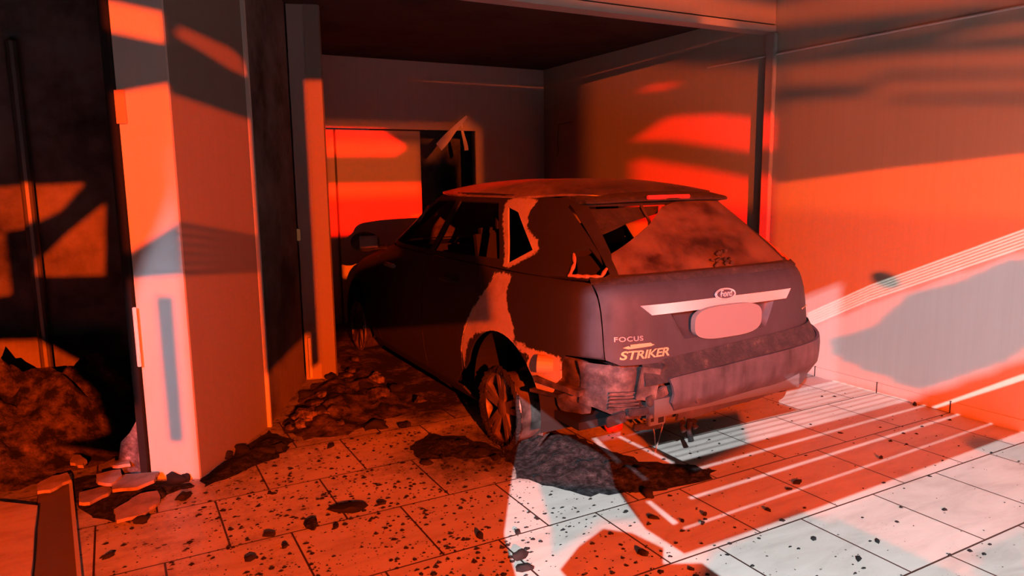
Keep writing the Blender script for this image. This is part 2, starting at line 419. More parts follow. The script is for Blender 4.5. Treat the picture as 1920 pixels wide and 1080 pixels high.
# orange lamp
a_lit = [
    fl((-1.5, 1.0), (4.39, 1.0), (4.39, 3.4), (3.6, 3.9), (2.6, 6.5), (1.9, 6.8), (1.25, 5.6), (.3, 3.65), (-.5, 5.0), (-1.2, 5.0)),
    wl((3.86, 0), (3.86, 1.39), (3.02, 1.48), (2.17, 1.55), (1.0, 1.66), (1.0, 0)),
    pf((-.1, 0), (1.02, 0), (1.02, 1.90), (-.1, 1.86)), pf((-.1, 2.14), (1.0, 2.08), (1.0, 2.21), (-.1, 2.27)),
    ps((0, 0), (1, 0), (1, 1.80), (0, 1.86)), ps((.1, 2.13), (.2, 2.18), (.8, 2.16), (.95, 2.13), (1, 2.04), (.8, 2.05), (.4, 2.10)),
    [(1.26, 5.26, 0), (1.40, 5.22, 0), (1.40, 5.22, 2.15), (1.26, 5.26, 2.15)],
    [(1.70, 3.2, 0), (3.75, 3.2, 0), (3.75, 3.2, 1.30), (3.3, 3.2, 1.40), (2.9, 3.2, 1.60), (1.70, 3.2, 1.62)],
    [(.7, 4.5, 0), (1.2, 5.3, 0), (1.2, 5.3, .35), (.7, 4.5, .25)],
    [(-.62, 5.2, 1.47), (-.15, 5.2, 1.49), (-.30, 5.2, 1.32), (-.50, 5.2, 1.22), (-.62, 5.2, 1.20)],
    [(-.05, 5.2, 1.36), (-.09, 5.2, .90), (-.45, 5.2, .92), (-.43, 5.2, 1.02), (-.28, 5.2, 1.17)],
    [(-.75, 5.2, 1.2), (-.60, 5.2, 1.2), (-.60, 5.2, .82), (-.75, 5.2, .80)],
]
a_lit += [[(1.80, 6.2, .66), (2.10, 6.2, .70), (2.10, 6.2, .80), (1.80, 6.2, .79)], [(-.95, 4.7, .66), (-.50, 4.7, .62), (-.30, 4.7, .45), (-.16, 4.7, .25), (-.10, 4.7, .02), (-1.0, 4.7, .02)],
    pf((-.7, 0), (-.05, 0), (-.05, .42), (-.3, .34), (-.7, .05))]
a_dark = [
    ell(wl, 2.93, .765, .105, .052, ang=.15),
    pf((.42, .19), (.40, .92), (.76, .92), (.74, .19)),
    pf((-.1, 1.12), (1.0, 1.27), (1.0, 1.02), (-.1, 1.00)), *[ps((0, 1.02 + .045 * k), (1.02, .94 + .036 * k), (1.02, .94 + .036 * k + .020), (0, 1.02 + .045 * k + .025)) for k in range(6)],
    fl((1.36, 2.2), (1.5, 2.42), (1.70, 2.86), (2.0, 2.6), (1.86, 2.28), (1.72, 2.36), (1.55, 2.28)),
    fl((1.95, 1.70), (2.6, 1.90), (2.6, 1.0), (1.5, 1.0)),
    [tuple(gz(*q)) for q in ((1806, 826), (1822, 817), (1852, 819), (1930, 838), (1930, 868), (1860, 854), (1815, 838))],
]
for pts_ in (((1300, 1090), (1335, 1030), (1500, 958), (1570, 985), (1510, 1040), (1460, 1090)), ((1820, 1090), (1840, 1020), (1930, 980), (1930, 1090)), ((1175, 800), (1385, 770), (1405, 835), (1285, 890))):
    a_dark.append([tuple(gz(*q)) for q in pts_])
_g = [tuple(gx(x, y, WX)[1:]) for x, y in ((1552, 640), (1631, 617), (1703, 553), (1787, 533), (1878, 494), (1960, 480), (1960, 640), (1882, 685), (1735, 733), (1647, 709), (1560, 669))]
for k in range(40):
    z = .04 + .03 * k; yy = [3.6 - .02 * t for t in range(110) if inpoly((3.6 - .02 * t, z), _g)]
    if len(yy) > 2: a_dark.append(wl((yy[0], z), (yy[-1], z), (yy[-1], z + .0245), (yy[0], z + .0245)))
for k in range(20):
    y0 = .96 + .05 * k; a_dark.append(fl((1.95, y0), (4.39, y0 + .04), (4.39, y0 + .066), (1.95, y0 + .026)))
light_mask('added_light_mask', A_POS, -5.9, a_lit, a_dark)

# deep red lamp: interior wall and the inner door
r_lit = [
    wl((5.57, 1.63), (4.7, 1.52), (3.96, 1.40), (3.96, .9), (5.57, .9)), wl((5.57, 1.80), (5.1, 1.98), (4.5, 1.95), (3.96, 1.86), (3.96, 1.62), (5.0, 1.77)),
    [(1.9, 7.2, .93), (2.92, 7.2, .93), (2.92, 7.2, 1.42), (1.9, 7.2, 1.42)], [(1.86, 7.2, 1.72), (2.62, 7.2, 1.72), (2.75, 7.2, 1.80), (2.5, 7.2, 1.95), (1.86, 7.2, 1.95)],
    wl((5.45, 2.24), (5.0, 2.22), (5.0, 2.255), (5.4, 2.28)),
]
light_mask('added_light_mask', R_POS, -5.9, r_lit)

# dim lamp: the broken light bands high on the walls
d_lit = [
    [(1.88, 7.17, 1.965), (3.56, 7.17, 1.965), (3.56, 7.17, 2.005), (1.88, 7.17, 2.005)], [(3.505, 7.17, 1.2), (3.57, 7.17, 1.2), (3.57, 7.17, 1.99), (3.505, 7.17, 1.99)],
    [(3.02, 7.1, 1.74), (3.20, 7.1, 1.76), (3.46, 7.1, 2.08), (3.36, 7.1, 2.10)], [(3.36, 7.1, 1.74), (3.42, 7.1, 1.74), (3.42, 7.1, 2.08), (3.36, 7.1, 2.08)],
    wl((3.90, 2.545), (2.2, 2.37), (1.0, 2.25), (1.0, 2.52), (2.2, 2.6), (3.3, 2.66), (3.90, 2.69)),
    [(2.2, 3.9, 2.555), (4.4, 3.9, 2.545), (4.4, 3.9, 2.68), (2.2, 3.9, 2.70)],
    wl((3.86, 2.245), (2.9, 2.18), (2.2, 2.11), (1.0, 2.0), (1.0, 1.95), (2.2, 2.0), (2.85, 2.08), (3.86, 2.18)), wl((3.86, 2.18), (3.1, 2.10), (3.1, 2.03), (3.86, 2.10)),
    wl((3.1, 2.06), (2.2, 1.97), (1.0, 1.85), (1.0, 1.72), (2.2, 1.87), (3.1, 1.95)), wl((3.86, 1.97), (3.2, 1.93), (2.2, 1.83), (1.0, 1.7), (1.0, 1.2), (3.86, 1.2)),
    wl((3.86, 1.99), (3.3, 1.97), (2.6, 1.94), (3.86, 1.90)),
    wl((6.34, 2.67), (5.58, 2.53), (4.53, 2.33), (3.96, 2.24), (3.96, 1.2), (6.34, 1.2)),
    [(1.88, 7.2, 1.3), (2.9, 7.2, 1.3), (2.9, 7.2, 1.85), (1.88, 7.2, 1.85)],
    wl((2.75, 2.24), (2.3, 2.20), (1.0, 2.08), (1.0, 2.12), (2.3, 2.25)),
    wl((4.6, 2.328), (4.28, 2.328), (4.28, 2.345), (4.6, 2.345)), wl((3.75, 2.325), (3.25, 2.325), (3.25, 2.345), (3.75, 2.345)), wl((3.0, 2.325), (2.6, 2.325), (2.6, 2.345), (3.0, 2.345)), wl((2.4, 2.325), (2.24, 2.325), (2.24, 2.345), (2.4, 2.345)),
]
light_mask('added_light_mask', D_POS, -5.9, d_lit)

# ------------------------------------------------------------------ setting
def smoothstep(a, b, x): t = max(0, min(1, (x - a) / (b - a))); return t * t * (3 - 2 * t)
def floor_soot_shade(x, y):
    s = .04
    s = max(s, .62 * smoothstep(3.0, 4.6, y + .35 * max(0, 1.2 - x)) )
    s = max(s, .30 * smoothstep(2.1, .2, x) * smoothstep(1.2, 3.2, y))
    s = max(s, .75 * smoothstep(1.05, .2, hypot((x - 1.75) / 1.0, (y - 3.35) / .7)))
    s = max(s, .85 * smoothstep(1.15, 1.6, x) * smoothstep(3.5, 4.2, y))  # painted shade along the left side of the car
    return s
V = []; Fc = []; at = []
nx, ny = 90, 110
for j in range(ny + 1):
    for i in range(nx + 1):
        x = -2.2 + 6.75 * i / nx; y = -6 + 14.6 * j / ny; V.append((x, y, 0)); at.append(floor_soot_shade(x, y))
for j in range(ny):
    for i in range(nx): a = j * (nx + 1) + i; Fc.append((a, a + 1, a + nx + 2, a + nx + 1))
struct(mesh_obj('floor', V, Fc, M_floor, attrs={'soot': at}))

def slab(name, a, b, z0, z1, t, m_, side=1):
    """vertical wall from plan point a to b, thickness t to one side"""
    a, b = Vector(a), Vector(b); n = Vector((-(b - a).y, (b - a).x)).normalized() * t * side
    return struct(MB().prism([a, b, b + n, a + n], z0, z1).build(name, m_))
slab('wall_right', (WX, -2.5), (WX, 7.42), -.05, 4.2, .15, M_wall, -1)
struct(MB().prism([(-.9, 3.98), (4.39, 3.98), (4.39, 7.42), (-.9, 7.42)], 2.66, 2.8).build('ceiling', M_ceil))
# header over the garage mouth: fascia board over a pale bottom strip
struct(MB().box((2.14, 3.985, 2.72), (4.5, .15, .34)).build('trim_1', M_fascia))
struct(MB().box((2.14, 3.965, 2.515), (4.5, .13, .05), bev=.004).build('trim_2', M_metalstrip))
# upright guide rail on the right wall at the garage mouth
struct(MB().box((WX - .02, 3.93, 1.245), (.04, .075, 2.49), bev=.004).build('trim_3', M_metalstrip))
# back wall with its doorway
B = MB(); B.box((1.70, 7.28, 1.33), (.40, .16, 2.66)); B.box((3.98, 7.28, 1.33), (.84, .16, 2.66)); B.box((2.73, 7.28, 2.33), (1.66, .16, .66))
struct(B.build('wall_back', M_wall_back))
struct(MB().box((2.73, 7.19, 1.985), (1.70, .035, .03), bev=.003).box((3.54, 7.19, .99), (.05, .035, 1.98), bev=.003).build('trim_5', M_metalstrip))
# inner door: two panelled leaves shut, the third bay open
B = MB(); B.box((2.40, 7.285, .98), (1.02, .04, 1.96))
for z in (.35, .78, 1.22, 1.62): B.box((2.46, 7.262, z), (.86, .012, .018))
struct(B.build('door_1', M_doorpaint))
struct(MB().box((2.0, 7.26, .98), (.018, .02, 1.96)).build('trim_6', M_dark))
slab('wall_store', (2.6, 7.9), (4.2, 7.9), 0, 2.66, .1, M_wall_burnt)
# left interior wall behind the far pillar
slab('wall_left', (1.30, 5.33), (1.80, 7.3), 0, 2.66, .12, M_wall_burnt)
# burnt door wall between the pillars
slab('wall_passage', PC + Vector((.02, .04)), PD + Vector((-.02, -.04)), 0, 2.66, .10, M_wall_burnt)
# burnt room on the left
slab('wall_room', (-1.9, 5.45), (.62, 5.45), 0, 2.8, .12, M_wall_burnt)
slab('wall_room_left', (-1.6, 2.6), (-1.6, 5.45), 0, 2.8, .12, M_wall_burnt)
struct(MB().prism([(-1.7, 3.7), (-.75, 3.98), (-.75, 5.5), (-1.7, 5.5)], 2.66, 2.8).build('ceiling', M_ceil))
# near pillar: pale front, long side coloured darker as if shaded
n = Vector((-(PC - PB).y, (PC - PB).x)).normalized() * .24
_e = (PC - PB) * .02
struct(MB().prism([PA, PB, PB + _e, PA + _e], 0, 2.9).build('trim_11', M_pillar))
struct(MB().prism([PA + _e, PB + _e, PC, PA + PC - PB], 0, 2.9).build('wall_pillar', M_pillar_side))
e = (PC - PB).normalized()
struct(MB().box((*(PC + Vector((.006, -.004))), 1.3), (.016, .03, 2.6), rz=math.atan2(e.y, e.x)).build('trim_7', M_pillar))
struct(MB().prism([PD, PE, PE + Vector((.02, .10)), PD + Vector((.06, .14))], 0, 2.66).build('wall_pillar_far', M_pillar2))
struct(MB().prism([PE + Vector((-.09, .014)), PE + Vector((.008, -.012)), PE + Vector((.028, .02)), PE + Vector((-.07, .045))], 0, 2.66).build('trim_8', M_pillar_side))
# skirting on the right wall with open joints
B = MB(); ys = [1.4, 2.05 + 0, 2.445 - .0, 2.93, 3.42, 3.83]
ys = [1.2, 1.97, 2.447, 2.935, 3.425, 3.83]
for a, b_ in zip(ys, ys[1:]): B.box((WX - .004, (a + b_) / 2, .035), (.008, b_ - a - .009, .07))
struct(B.build('baseboard_right', M_wall))
B = MB(); B.box((WX - .004, 1.4, .0025), (.006, 7.6, .005))
for y_ in ys[:-1]: B.box((WX - .005, y_, .037), (.005, .010, .074))
struct(B.build('trim_12', M_dark))
# conduit high on the right wall
tag(MB().tube([(WX - .012, 0.6, 2.335), (WX - .012, 4.6, 2.335)], .008).build('conduit_pipe', M_white), 'thin straight conduit running level high along the right wall', 'pipe')

# threshold strip, granite sill and raised slab in the left foreground
struct(MB().prism([(-.20, 2.6), (-.185, 2.6), (-.285, 4.1), (-.30, 4.1)], 0, .018).build('trim_9', M_metalstrip))
struct(MB().prism([(-.36, 2.6), (-.20, 2.6), (-.30, 4.1), (-.42, 4.1)], 0, .006).build('trim_10', M_granite))
tag(MB().prism(ragged([(-.355, 2.6), (-.398, 3.72), (-.56, 3.86), (-1.2, 3.9), (-1.2, 2.6)], .3, .004, 3), 0, .03).build('stone_slab', M_stone),
    'flat tan stone slab lying in the bottom left corner', 'slab')

# ------------------------------------------------------------------ the car
CX, CY, CZ = 2.665, 3.38, -.035
car = empty('car', (CX, CY, CZ), 'burnt-out grey hatchback parked nose first in the garage', 'car')
TW = ([.14, .20, .25, .40, .55, .70, .85, .95, 1.00, 1.10, 1.25, 1.36, 1.42], [.80, .85, .88, .905, .915, .91, .895, .87, .845, .775, .68, .605, .55])
TR = ([.14, .20, .24, .30, .45, .58, .62, .66, .80, .90, .96, 1.0, 1.1, 1.25, 1.36, 1.42], [-.62, -.70, -.745, -.785, -.815, -.81, -.79, -.775, -.76, -.74, -.715, -.68, -.575, -.40, -.265, -.17])
TF = ([.14, .30, .45, .60, .70, .75, .80, .88, .95, 1.0, 1.1, 1.25, 1.36, 1.42], [3.34, 3.44, 3.46, 3.42, 3.34, 3.26, 3.14, 2.82, 2.50, 2.34, 2.21, 1.99, 1.80, 1.62])
TN = ([.14, 1.0, 1.2, 1.42], [6, 5.5, 4.8, 4.2])
def itp(T, z):
    X, Y = T
    if z <= X[0]: return Y[0]
    if z >= X[-1]: return Y[-1]
    for i in range(len(X) - 1):
        if z <= X[i + 1]:
            d = (Y[i + 1] - Y[i]) / (X[i + 1] - X[i])
            d0 = d if i == 0 else (Y[i + 1] - Y[i - 1]) / (X[i + 1] - X[i - 1])
            d1 = d if i + 2 >= len(X) else (Y[i + 2] - Y[i]) / (X[i + 2] - X[i])
            d0 = 0 if d0 * d <= 0 else (max(-2.5 * abs(d), min(2.5 * abs(d), d0))); d1 = 0 if d1 * d <= 0 else (max(-2.5 * abs(d), min(2.5 * abs(d), d1)))
            h = X[i + 1] - X[i]; t = (z - X[i]) / h
            return (2 * t**3 - 3 * t**2 + 1) * Y[i] + (t**3 - 2 * t**2 + t) * h * d0 + (-2 * t**3 + 3 * t**2) * Y[i + 1] + (t**3 - t**2) * h * d1
NF = 4.0
def cs(th, z):
    W, vr, vf, n_ = itp(TW, z), itp(TR, z), itp(TF, z), itp(TN, z)
    vc, L = (vr + vf) / 2, (vf - vr) / 2; s, c = sin(th), cos(th); n_ = n_ if c > 0 else NF
    return Vector((math.copysign(abs(s) ** (2 / n_), s) * W, vc - math.copysign(abs(c) ** (2 / n_), c) * L, z))
NTH = 1440
_s = [0.0]; _th = [-1.5 * pi + 3 * pi * k / NTH for k in range(NTH + 1)]
_p = [cs(t, .6) for t in _th]
for k in range(NTH): _s.append(_s[-1] + (_p[k + 1] - _p[k]).length)
_mid = _s[NTH // 2]; _s = [x - _mid for x in _s]
import bisect
def th2s(t):
    x = (t + 1.5 * pi) / (3 * pi) * NTH; i = max(0, min(NTH - 1, int(x))); return _s[i] + (_s[i + 1] - _s[i]) * (x - i)
def s2th(s):
    i = max(0, min(NTH - 1, bisect.bisect(_s, s) - 1)); return _th[i] + (_th[i + 1] - _th[i]) * (s - _s[i]) / max(1e-9, _s[i + 1] - _s[i])
def R_(u, z):                               # a point given on the tail: sideways u, height z
    W = itp(TW, z); n_ = itp(TN, z); return (th2s(math.copysign(math.asin(min(1, (abs(u) / W) ** (n_ / 2))), u)), z)
def F_(u, z):                               # a point given on the nose
    W = itp(TW, z); return (th2s(pi - math.copysign(math.asin(min(1, (abs(u) / W) ** (NF / 2))), u)), z)
def S_(v, z, side=-1):                      # a point given on a flank: along v, height z
    vr, vf, n_ = itp(TR, z), itp(TF, z), itp(TN, z); vc, L = (vr + vf) / 2, (vf - vr) / 2
    x = max(-1, min(1, (vc - v) / L)); n_ = n_ if x > 0 else NF
    t = math.acos(math.copysign(abs(x) ** (n_ / 2), x)); return (th2s(t * side), z)
def surf(s, z, k=0, push=None):
    th = s2th(s); p = cs(th, z)
    e = 2e-3; a = cs(th + e, z) - cs(th - e, z); b = cs(th, min(1.42, z + .006)) - cs(th, max(.14, z - .006))
    nn = a.cross(b)
    if nn.length < 1e-9: nn = Vector((p.x, p.y - 1.2, 0))
    nn.normalize(); q = k + (push(p) if push else 0)
    return p + nn * q
def loop(pts, f, step=.05):                 # straight edges in the view f, turned into surface coordinates
    return [f(*p) for p in subdiv(pts, step)]
bare_side = [(.10, .985), (-.075, .985), (-.06, .90), (-.10, .80), (-.155, .73), (-.16, .66), (-.10, .635), (-.19, .66), (-.30, .64), (-.51, .635), (-.53, .52), (-.47, .44), (-.38, .40), (-.2, .36), (-.3, .6), (-.1, .64), (.06, .67), (.25, .62), (.35, .55), (.44, .36), (.45, .50), (.40, .63), (.30, .76), (.14, .9)]
bare_quarter = [(.045, 1.005), (-.03, 1.025), (-.17, 1.11), (-.13, 1.15), (.05, 1.225), (.11, 1.30), (.10, 1.37), (.30, 1.385), (.42, 1.36), (.37, 1.28), (.075, 1.04)]
def car_attr(p, q):
    v, z = p.y, p.z
    if p.x < -.55 or (p.x < -.4 and z > 1.05 and v > -.2):
        so = .72 + .45 * smoothstep(-.68, -.42, v) - .75 * smoothstep(2.5, 3.0, v)
    else:
        so = .46 + .34 * smoothstep(.88, 1.06, z) + .12 * smoothstep(-.3, -.7, p.x)
        if v > .2: so = .75 - .4 * smoothstep(2.5, 3.0, v)
    b = -.5
    if p.x < -.4 and v < 1: b = max(sdist((v, z), bare_side), sdist((v, z), bare_quarter))
    return {'soot': min(1.05, so), 'bare': max(-.5, min(.5, b))}
def panel(name, outer, holes=(), res=.03, thick=.012, m_=None, push=None, extra=(), parent=None, attr=True, mapf=None, smooth=35):
    xs = [p[0] for p in outer]; ys_ = [p[1] for p in outer]; pts = []
    loops = [outer] + list(holes) + list(extra); allb = [p for L in loops for p in L]
    grid = {}
    for p in allb: grid.setdefault((int(p[0] // res), int(p[1] // res)), []).append(p)
    y = min(ys_) + res / 2; r = 0
    while y < max(ys_):
        x = min(xs) + (res / 2 if r % 2 else 0)
        while x < max(xs):
            if inpoly((x, y), outer) and not any(inpoly((x, y), h) for h in holes):
                i, j = int(x // res), int(y // res)
                if all(hypot(q[0] - x, q[1] - y) > res * .45 for a in (-1, 0, 1) for b in (-1, 0, 1) for q in grid.get((i + a, j + b), ())): pts.append((x, y))
            x += res
        y += res * .87; r += 1
    v, t = cdt_faces(loops, lambda c: inpoly(c, outer) and not any(inpoly(c, h) for h in holes), pts)
    mf = mapf or (lambda a, b, k: surf(a, b, k, push))
    return sheet(name, v, t, mf, thick, m_ or M_paint, parent or car, smooth, car_attr if attr else None)
def mirror(o, name=None):
    me = o.data.copy(); bm = bmesh.new(); bm.from_mesh(me)
    for v in bm.verts: v.co.x = -v.co.x
    bmesh.ops.reverse_faces(bm, faces=bm.faces[:]); bm.to_mesh(me); bm.free()
    c = bpy.data.objects.new(name or o.name.split('.')[0], me); link(c, o.parent); return c
def arch(v0, z0, r, a0, a1, n=18): return [(v0 + r * cos(radians(a0 + (a1 - a0) * k / n)), z0 + r * sin(radians(a0 + (a1 - a0) * k / n))) for k in range(n + 1)]

# flank panels (left as seen; the right ones mirror the shapes)
g_ = .006
door_seam = [(.60, .24), (.46, .36), (.44, .50), (.40, .60), (.27, .78), (.13, .92), (.085, 1.0)]
quarter = [S_(a - g_, b) for a, b in subdiv([(.445, .50), (.40, .60), (.27, .78), (.13, .92), (.085, 1.0)], .03, False)] + [S_(.08, 1.0)]
quarter += [S_(v_, 1.0) for v_ in (-.05, -.2, -.35)] + [R_(-.697, .99)] + [R_(-.6995, z_) for z_ in (.92, .86, .8, .74, .68, .64)]
quarter += [S_(-.53, .645), S_(-.515, .60), S_(-.52, .53), S_(-.49, .50), S_(-.46, .44), S_(-.40, .42)]
quarter += [S_(*p) for p in arch(0, .29, .385, 160, 22)] + [S_(.43, .37)]
q_ = panel('rear_quarter_panel', quarter, res=.028)
mirror(q_)
o_ = loop(door_seam + [(1.02, 1.0), (1.05, .8), (1.04, .24)], lambda a, b: S_(a + g_, b)); d_ = panel('rear_door', o_); mirror(d_)
o_ = loop([(1.05, .24), (1.06, .8), (1.03, 1.0), (2.06, 1.0), (2.10, .8), (2.08, .45), (2.0, .24)], lambda a, b: S_(a + g_, b)); d2 = panel('front_door', o_, res=.04); mirror(d2)
fend = [(2.02, .24), (2.09, .45), (2.11, .8), (2.08, .99), (2.5, .90), (2.85, .80), (3.0, .74), (3.02, .60), (3.03, .40)] + [p for p in arch(2.64, .29, .385, 18, 165)] + [(2.22, .24)]
d3 = panel('front_fender', loop(fend, S_), res=.045); mirror(d3)
sl = panel('sill', loop([(.52, .235), (2.2, .235), (2.2, .15), (.45, .15)], S_), res=.05); mirror(sl)
# cabin sides with their window openings
side = loop([(2.08, 1.005), (1.60, 1.185), (1.18, 1.365), (.7, 1.385), (.2, 1.375), (-.20, 1.365)], S_)
side = [S_(*p) for p in subdiv([(2.26, 1.005), (2.02, 1.20), (1.76, 1.375), (1.2, 1.40), (.7, 1.40), (.2, 1.39), (-.165, 1.375)], .05, False)]
side += [R_(-.49, 1.375)] + [R_(-.535 - .06 * t, 1.34 - .30 * t) for t in (0, .25, .5, .75)] + [R_(-.62, 1.03), R_(-.70, 1.005)] + [S_(v_, 1.005) for v_ in (-.35, -.2, 0, .3, .7, 1.1, 1.5, 1.8, 2.1)]
holes = [loop([(1.10, 1.03), (2.14, 1.03), (1.95, 1.19), (1.74, 1.335), (1.12, 1.345)], S_), loop([(.14, 1.05), (1.02, 1.03), (1.05, 1.345), (.50, 1.345)], S_), loop([(.03, 1.035), (.36, 1.325), (.22, 1.30), (-.115, 1.115)], S_)]
lampL = [R_(-.600, 1.14), R_(-.60, 1.05), R_(-.645, 1.016), S_(-.47, 1.016), S_(-.44, 1.07), S_(-.37, 1.13)]
cs_ = panel('cabin_side', side, holes + [[p for p in loop([(a, b) for a, b in lampL], lambda a, b: (a, b))]], res=.03); mirror(cs_)
# charred seal of the quarter window
# tail lamps: the left one is burnt out to its bowl, the right keeps its lens
lamp = panel('tail_lamp', loop(lampL, lambda a, b: (a, b)), res=.03, thick=.03, m_=M_black, push=lambda p: -.05, attr=False)
lip = MB(); pts = [surf(*p, .004) for p in subdiv([lampL[1], lampL[2], lampL[3], lampL[4], lampL[5]], .03, False)]; _x = [0 for p in loop([lampL[1], lampL[2], lampL[3]], lambda a, b: (a, b), .03)]
lip.tube(pts, [.007 + .004 * (i % 2) for i in range(len(pts))]).build('lamp_rim', M_ember, lamp)
lr = [(-a, b) for a, b in lampL]
panel('tail_lamp', loop(lr, lambda a, b: (a, b)), res=.03, thick=.02, m_=M_lens, attr=False, push=lambda p: .004)

# tailgate with the number plate recess and the window opening
rec = [(-.375, .875), (.375, .875), (.28, .705), (-.28, .705)]
def tg_push(p): return -.032 * smoothstep(0, .03, sdist((p.x, p.z), rec))
tg = loop([(-.696, .64), (-.64, .615), (.64, .615), (.696, .64), (.694, .99), (.60, 1.03), (.515, 1.375), (-.515, 1.375), (-.60, 1.03), (-.694, .99)], R_)
win = loop([(-.555, 1.035), (.555, 1.035), (.46, 1.345), (-.46, 1.345)], R_)
rin = [(x * .93, .79 + (z - .79) * .86) for x, z in rec]
tailgate = panel('tailgate', tg, [win], res=.026, push=tg_push, extra=[loop(rec, R_, .04), loop(rin, R_, .04)], smooth=28)
# remaining rear glass, upper left corner gone
gl = loop([(-.565, 1.025), (.565, 1.025), (.47, 1.352), (.10, 1.352), (-.04, 1.325), (-.20, 1.245), (-.40, 1.165), (-.53, 1.115), (-.548, 1.09)], R_)
rw = panel('rear_window', gl, res=.03, thick=.005, m_=M_glass, push=lambda p: .002, attr=False); rw['label'] = 'sooty rear glass with its upper left corner gone'
hang = MB(); hang.tube([surf(*R_(-.16, 1.345), -.01), surf(*R_(-.17, 1.27), -.02), surf(*R_(-.23, 1.20), -.03)], .008).build('window_seal', M_rust, tailgate)
hl = panel('headliner_strip', loop([(-.50, 1.345), (-.02, 1.352), (-.06, 1.318), (-.30, 1.275), (-.52, 1.215), (-.56, 1.13)], R_), res=.04, thick=.006, m_=M_ledge, push=lambda p: -.03, attr=False)
# wiper stub motor scorched under the glass
wp = MB(); rr = random.Random(5)
for k in range(14):
    p = surf(*R_(.07 + rr.uniform(-.06, .08), 1.05 + rr.uniform(-.02, .045)), .012); wp.box(p, (rr.uniform(.012, .04), .012, rr.uniform(.008, .02)), M=Matrix.Rotation(rr.uniform(-1, 1), 4, 'Y'))
wp.build('wiper_motor', M_rust, tailgate)
# lip spoiler crease along the glass foot
panel('glass_foot_trim', loop([(-.70, .985), (.70, .985), (.69, 1.012), (-.69, 1.012)], R_), res=.03, thick=.01, m_=M_ledge, push=lambda p: .008, attr=False, parent=tailgate)
# chrome strip over the plate
ch = panel('chrome_strip', loop([(-.525, .885), (.485, .885), (.435, .838), (-.47, .838)], R_), res=.02, thick=.012, m_=M_chrome, push=lambda p: .014, attr=False, parent=tailgate)
# oval emblem with script
def on_tail(u, z, k=0): return surf(*R_(u, z), k)
em = MB(); c_ = on_tail(0, .897, .012); nrm = (on_tail(0, .897, .1) - on_tail(0, .897, 0)).normalized(); upv = (on_tail(0, .91, 0) - on_tail(0, .88, 0)).normalized(); rtv = upv.cross(nrm).normalized() * -1
rtv = Vector((1, 0, 0))
def oval(a, b, k, n=40): return [c_ + rtv * a * cos(2 * pi * i / n) + upv * b * sin(2 * pi * i / n) + nrm * k for i in range(n)]
o1, o2 = oval(.068, .028, -.012), oval(.066, .027, .004)
em.add(o1 + o2, [tuple(range(40, 80))] + [(i, (i + 1) % 40, 40 + (i + 1) % 40, 40 + i) for i in range(40)])
emblem = em.build('emblem', M_emblem, tailgate)
rg = MB(); op = oval(.062, .0245, .005); rg.tube(op + [op[0]], .0032, 6, False); op = oval(.069, .0285, .003); rg.tube(op + [op[0]], .0028, 6, False)
rg.build('emblem_ring', M_chrome, emblem)
def text_mesh(name, txt, size, u, z, mtl, parent, sx=1.0, shear=0.0, ext=.002, off=.016, space=1.0, bold=0.0):
    cu = bpy.data.curves.new(name, 'FONT'); cu.body = txt; cu.size = size; cu.align_x = 'CENTER'; cu.align_y = 'CENTER'
    cu.extrude = ext; cu.shear = shear; cu.space_character = space; cu.offset = bold
    to = bpy.data.objects.new(name, cu); C.objects.link(to); dg = bpy.context.evaluated_depsgraph_get()
    me = bpy.data.meshes.new_from_object(to.evaluated_get(dg)); C.objects.unlink(to); bpy.data.objects.remove(to)
    for v in me.vertices:
        uu = u + v.co.x * sx; zz = z + v.co.y; v.co = on_tail(uu, zz, off + v.co.z)
    me.materials.clear(); me.materials.append(mtl); me.name = name
    return link(bpy.data.objects.new(name, me), parent)
text_mesh('emblem_script', 'Ford', .044, 0, .898, M_chrome, emblem, .95, .35, off=.018, bold=.0005)
text_mesh('model_lettering', 'FOCUS', .031, -.59, .735, M_letter, tailgate, 1.30, 0, off=.006, space=1.12, bold=.0004)
text_mesh('trim_lettering', 'STRIKER', .056, -.515, .657, M_gold, tailgate, 1.30, .32, off=.006, space=.95, bold=.0012)
sw = MB()
def tail_poly(poly, k0, k1):
    n = len(poly); return [on_tail(a, b, k0) for a, b in poly] + [on_tail(a, b, k1) for a, b in poly], [tuple(range(n, 2 * n))] + [(i, (i + 1) % n, n + (i + 1) % n, n + i) for i in range(n)]
sw.add(*tail_poly([(a - .02, b + .033) for a, b in [(-.60, .662), (-.575, .670), (-.565, .664), (-.565, .676), (-.46, .677), (-.455, .671), (-.44, .667), (-.46, .661), (-.565, .655), (-.575, .655)]], .001, .005))
sw.build('sticker', M_gold, tailgate)
MB().add(*tail_poly([(.60, .760), (.70, .763), (.70, .769), (.60, .766)], .001, .005)).build('badge', M_gold, tailgate)
# number plate, blank and pale
pl = MB(); P0 = [( (1 if cos(t) > 0 else -1) * abs(cos(t)) ** .62 * .228, .770 + (1 if sin(t) > 0 else -1) * abs(sin(t)) ** .62 * .082) for t in [2 * pi * k / 48 for k in range(48)]]
plate_y = -.788
pl.add([Vector((a, plate_y + .03, b)) for a, b in P0] + [Vector((a, plate_y, b)) for a, b in P0], [tuple(range(48, 96)), tuple(range(48))[::-1]] + [(i, (i + 1) % 48, 48 + (i + 1) % 48, 48 + i) for i in range(48)])
pl.build('number_plate', M_plate, tailgate)['label'] = 'pale blank plate with rounded ends'

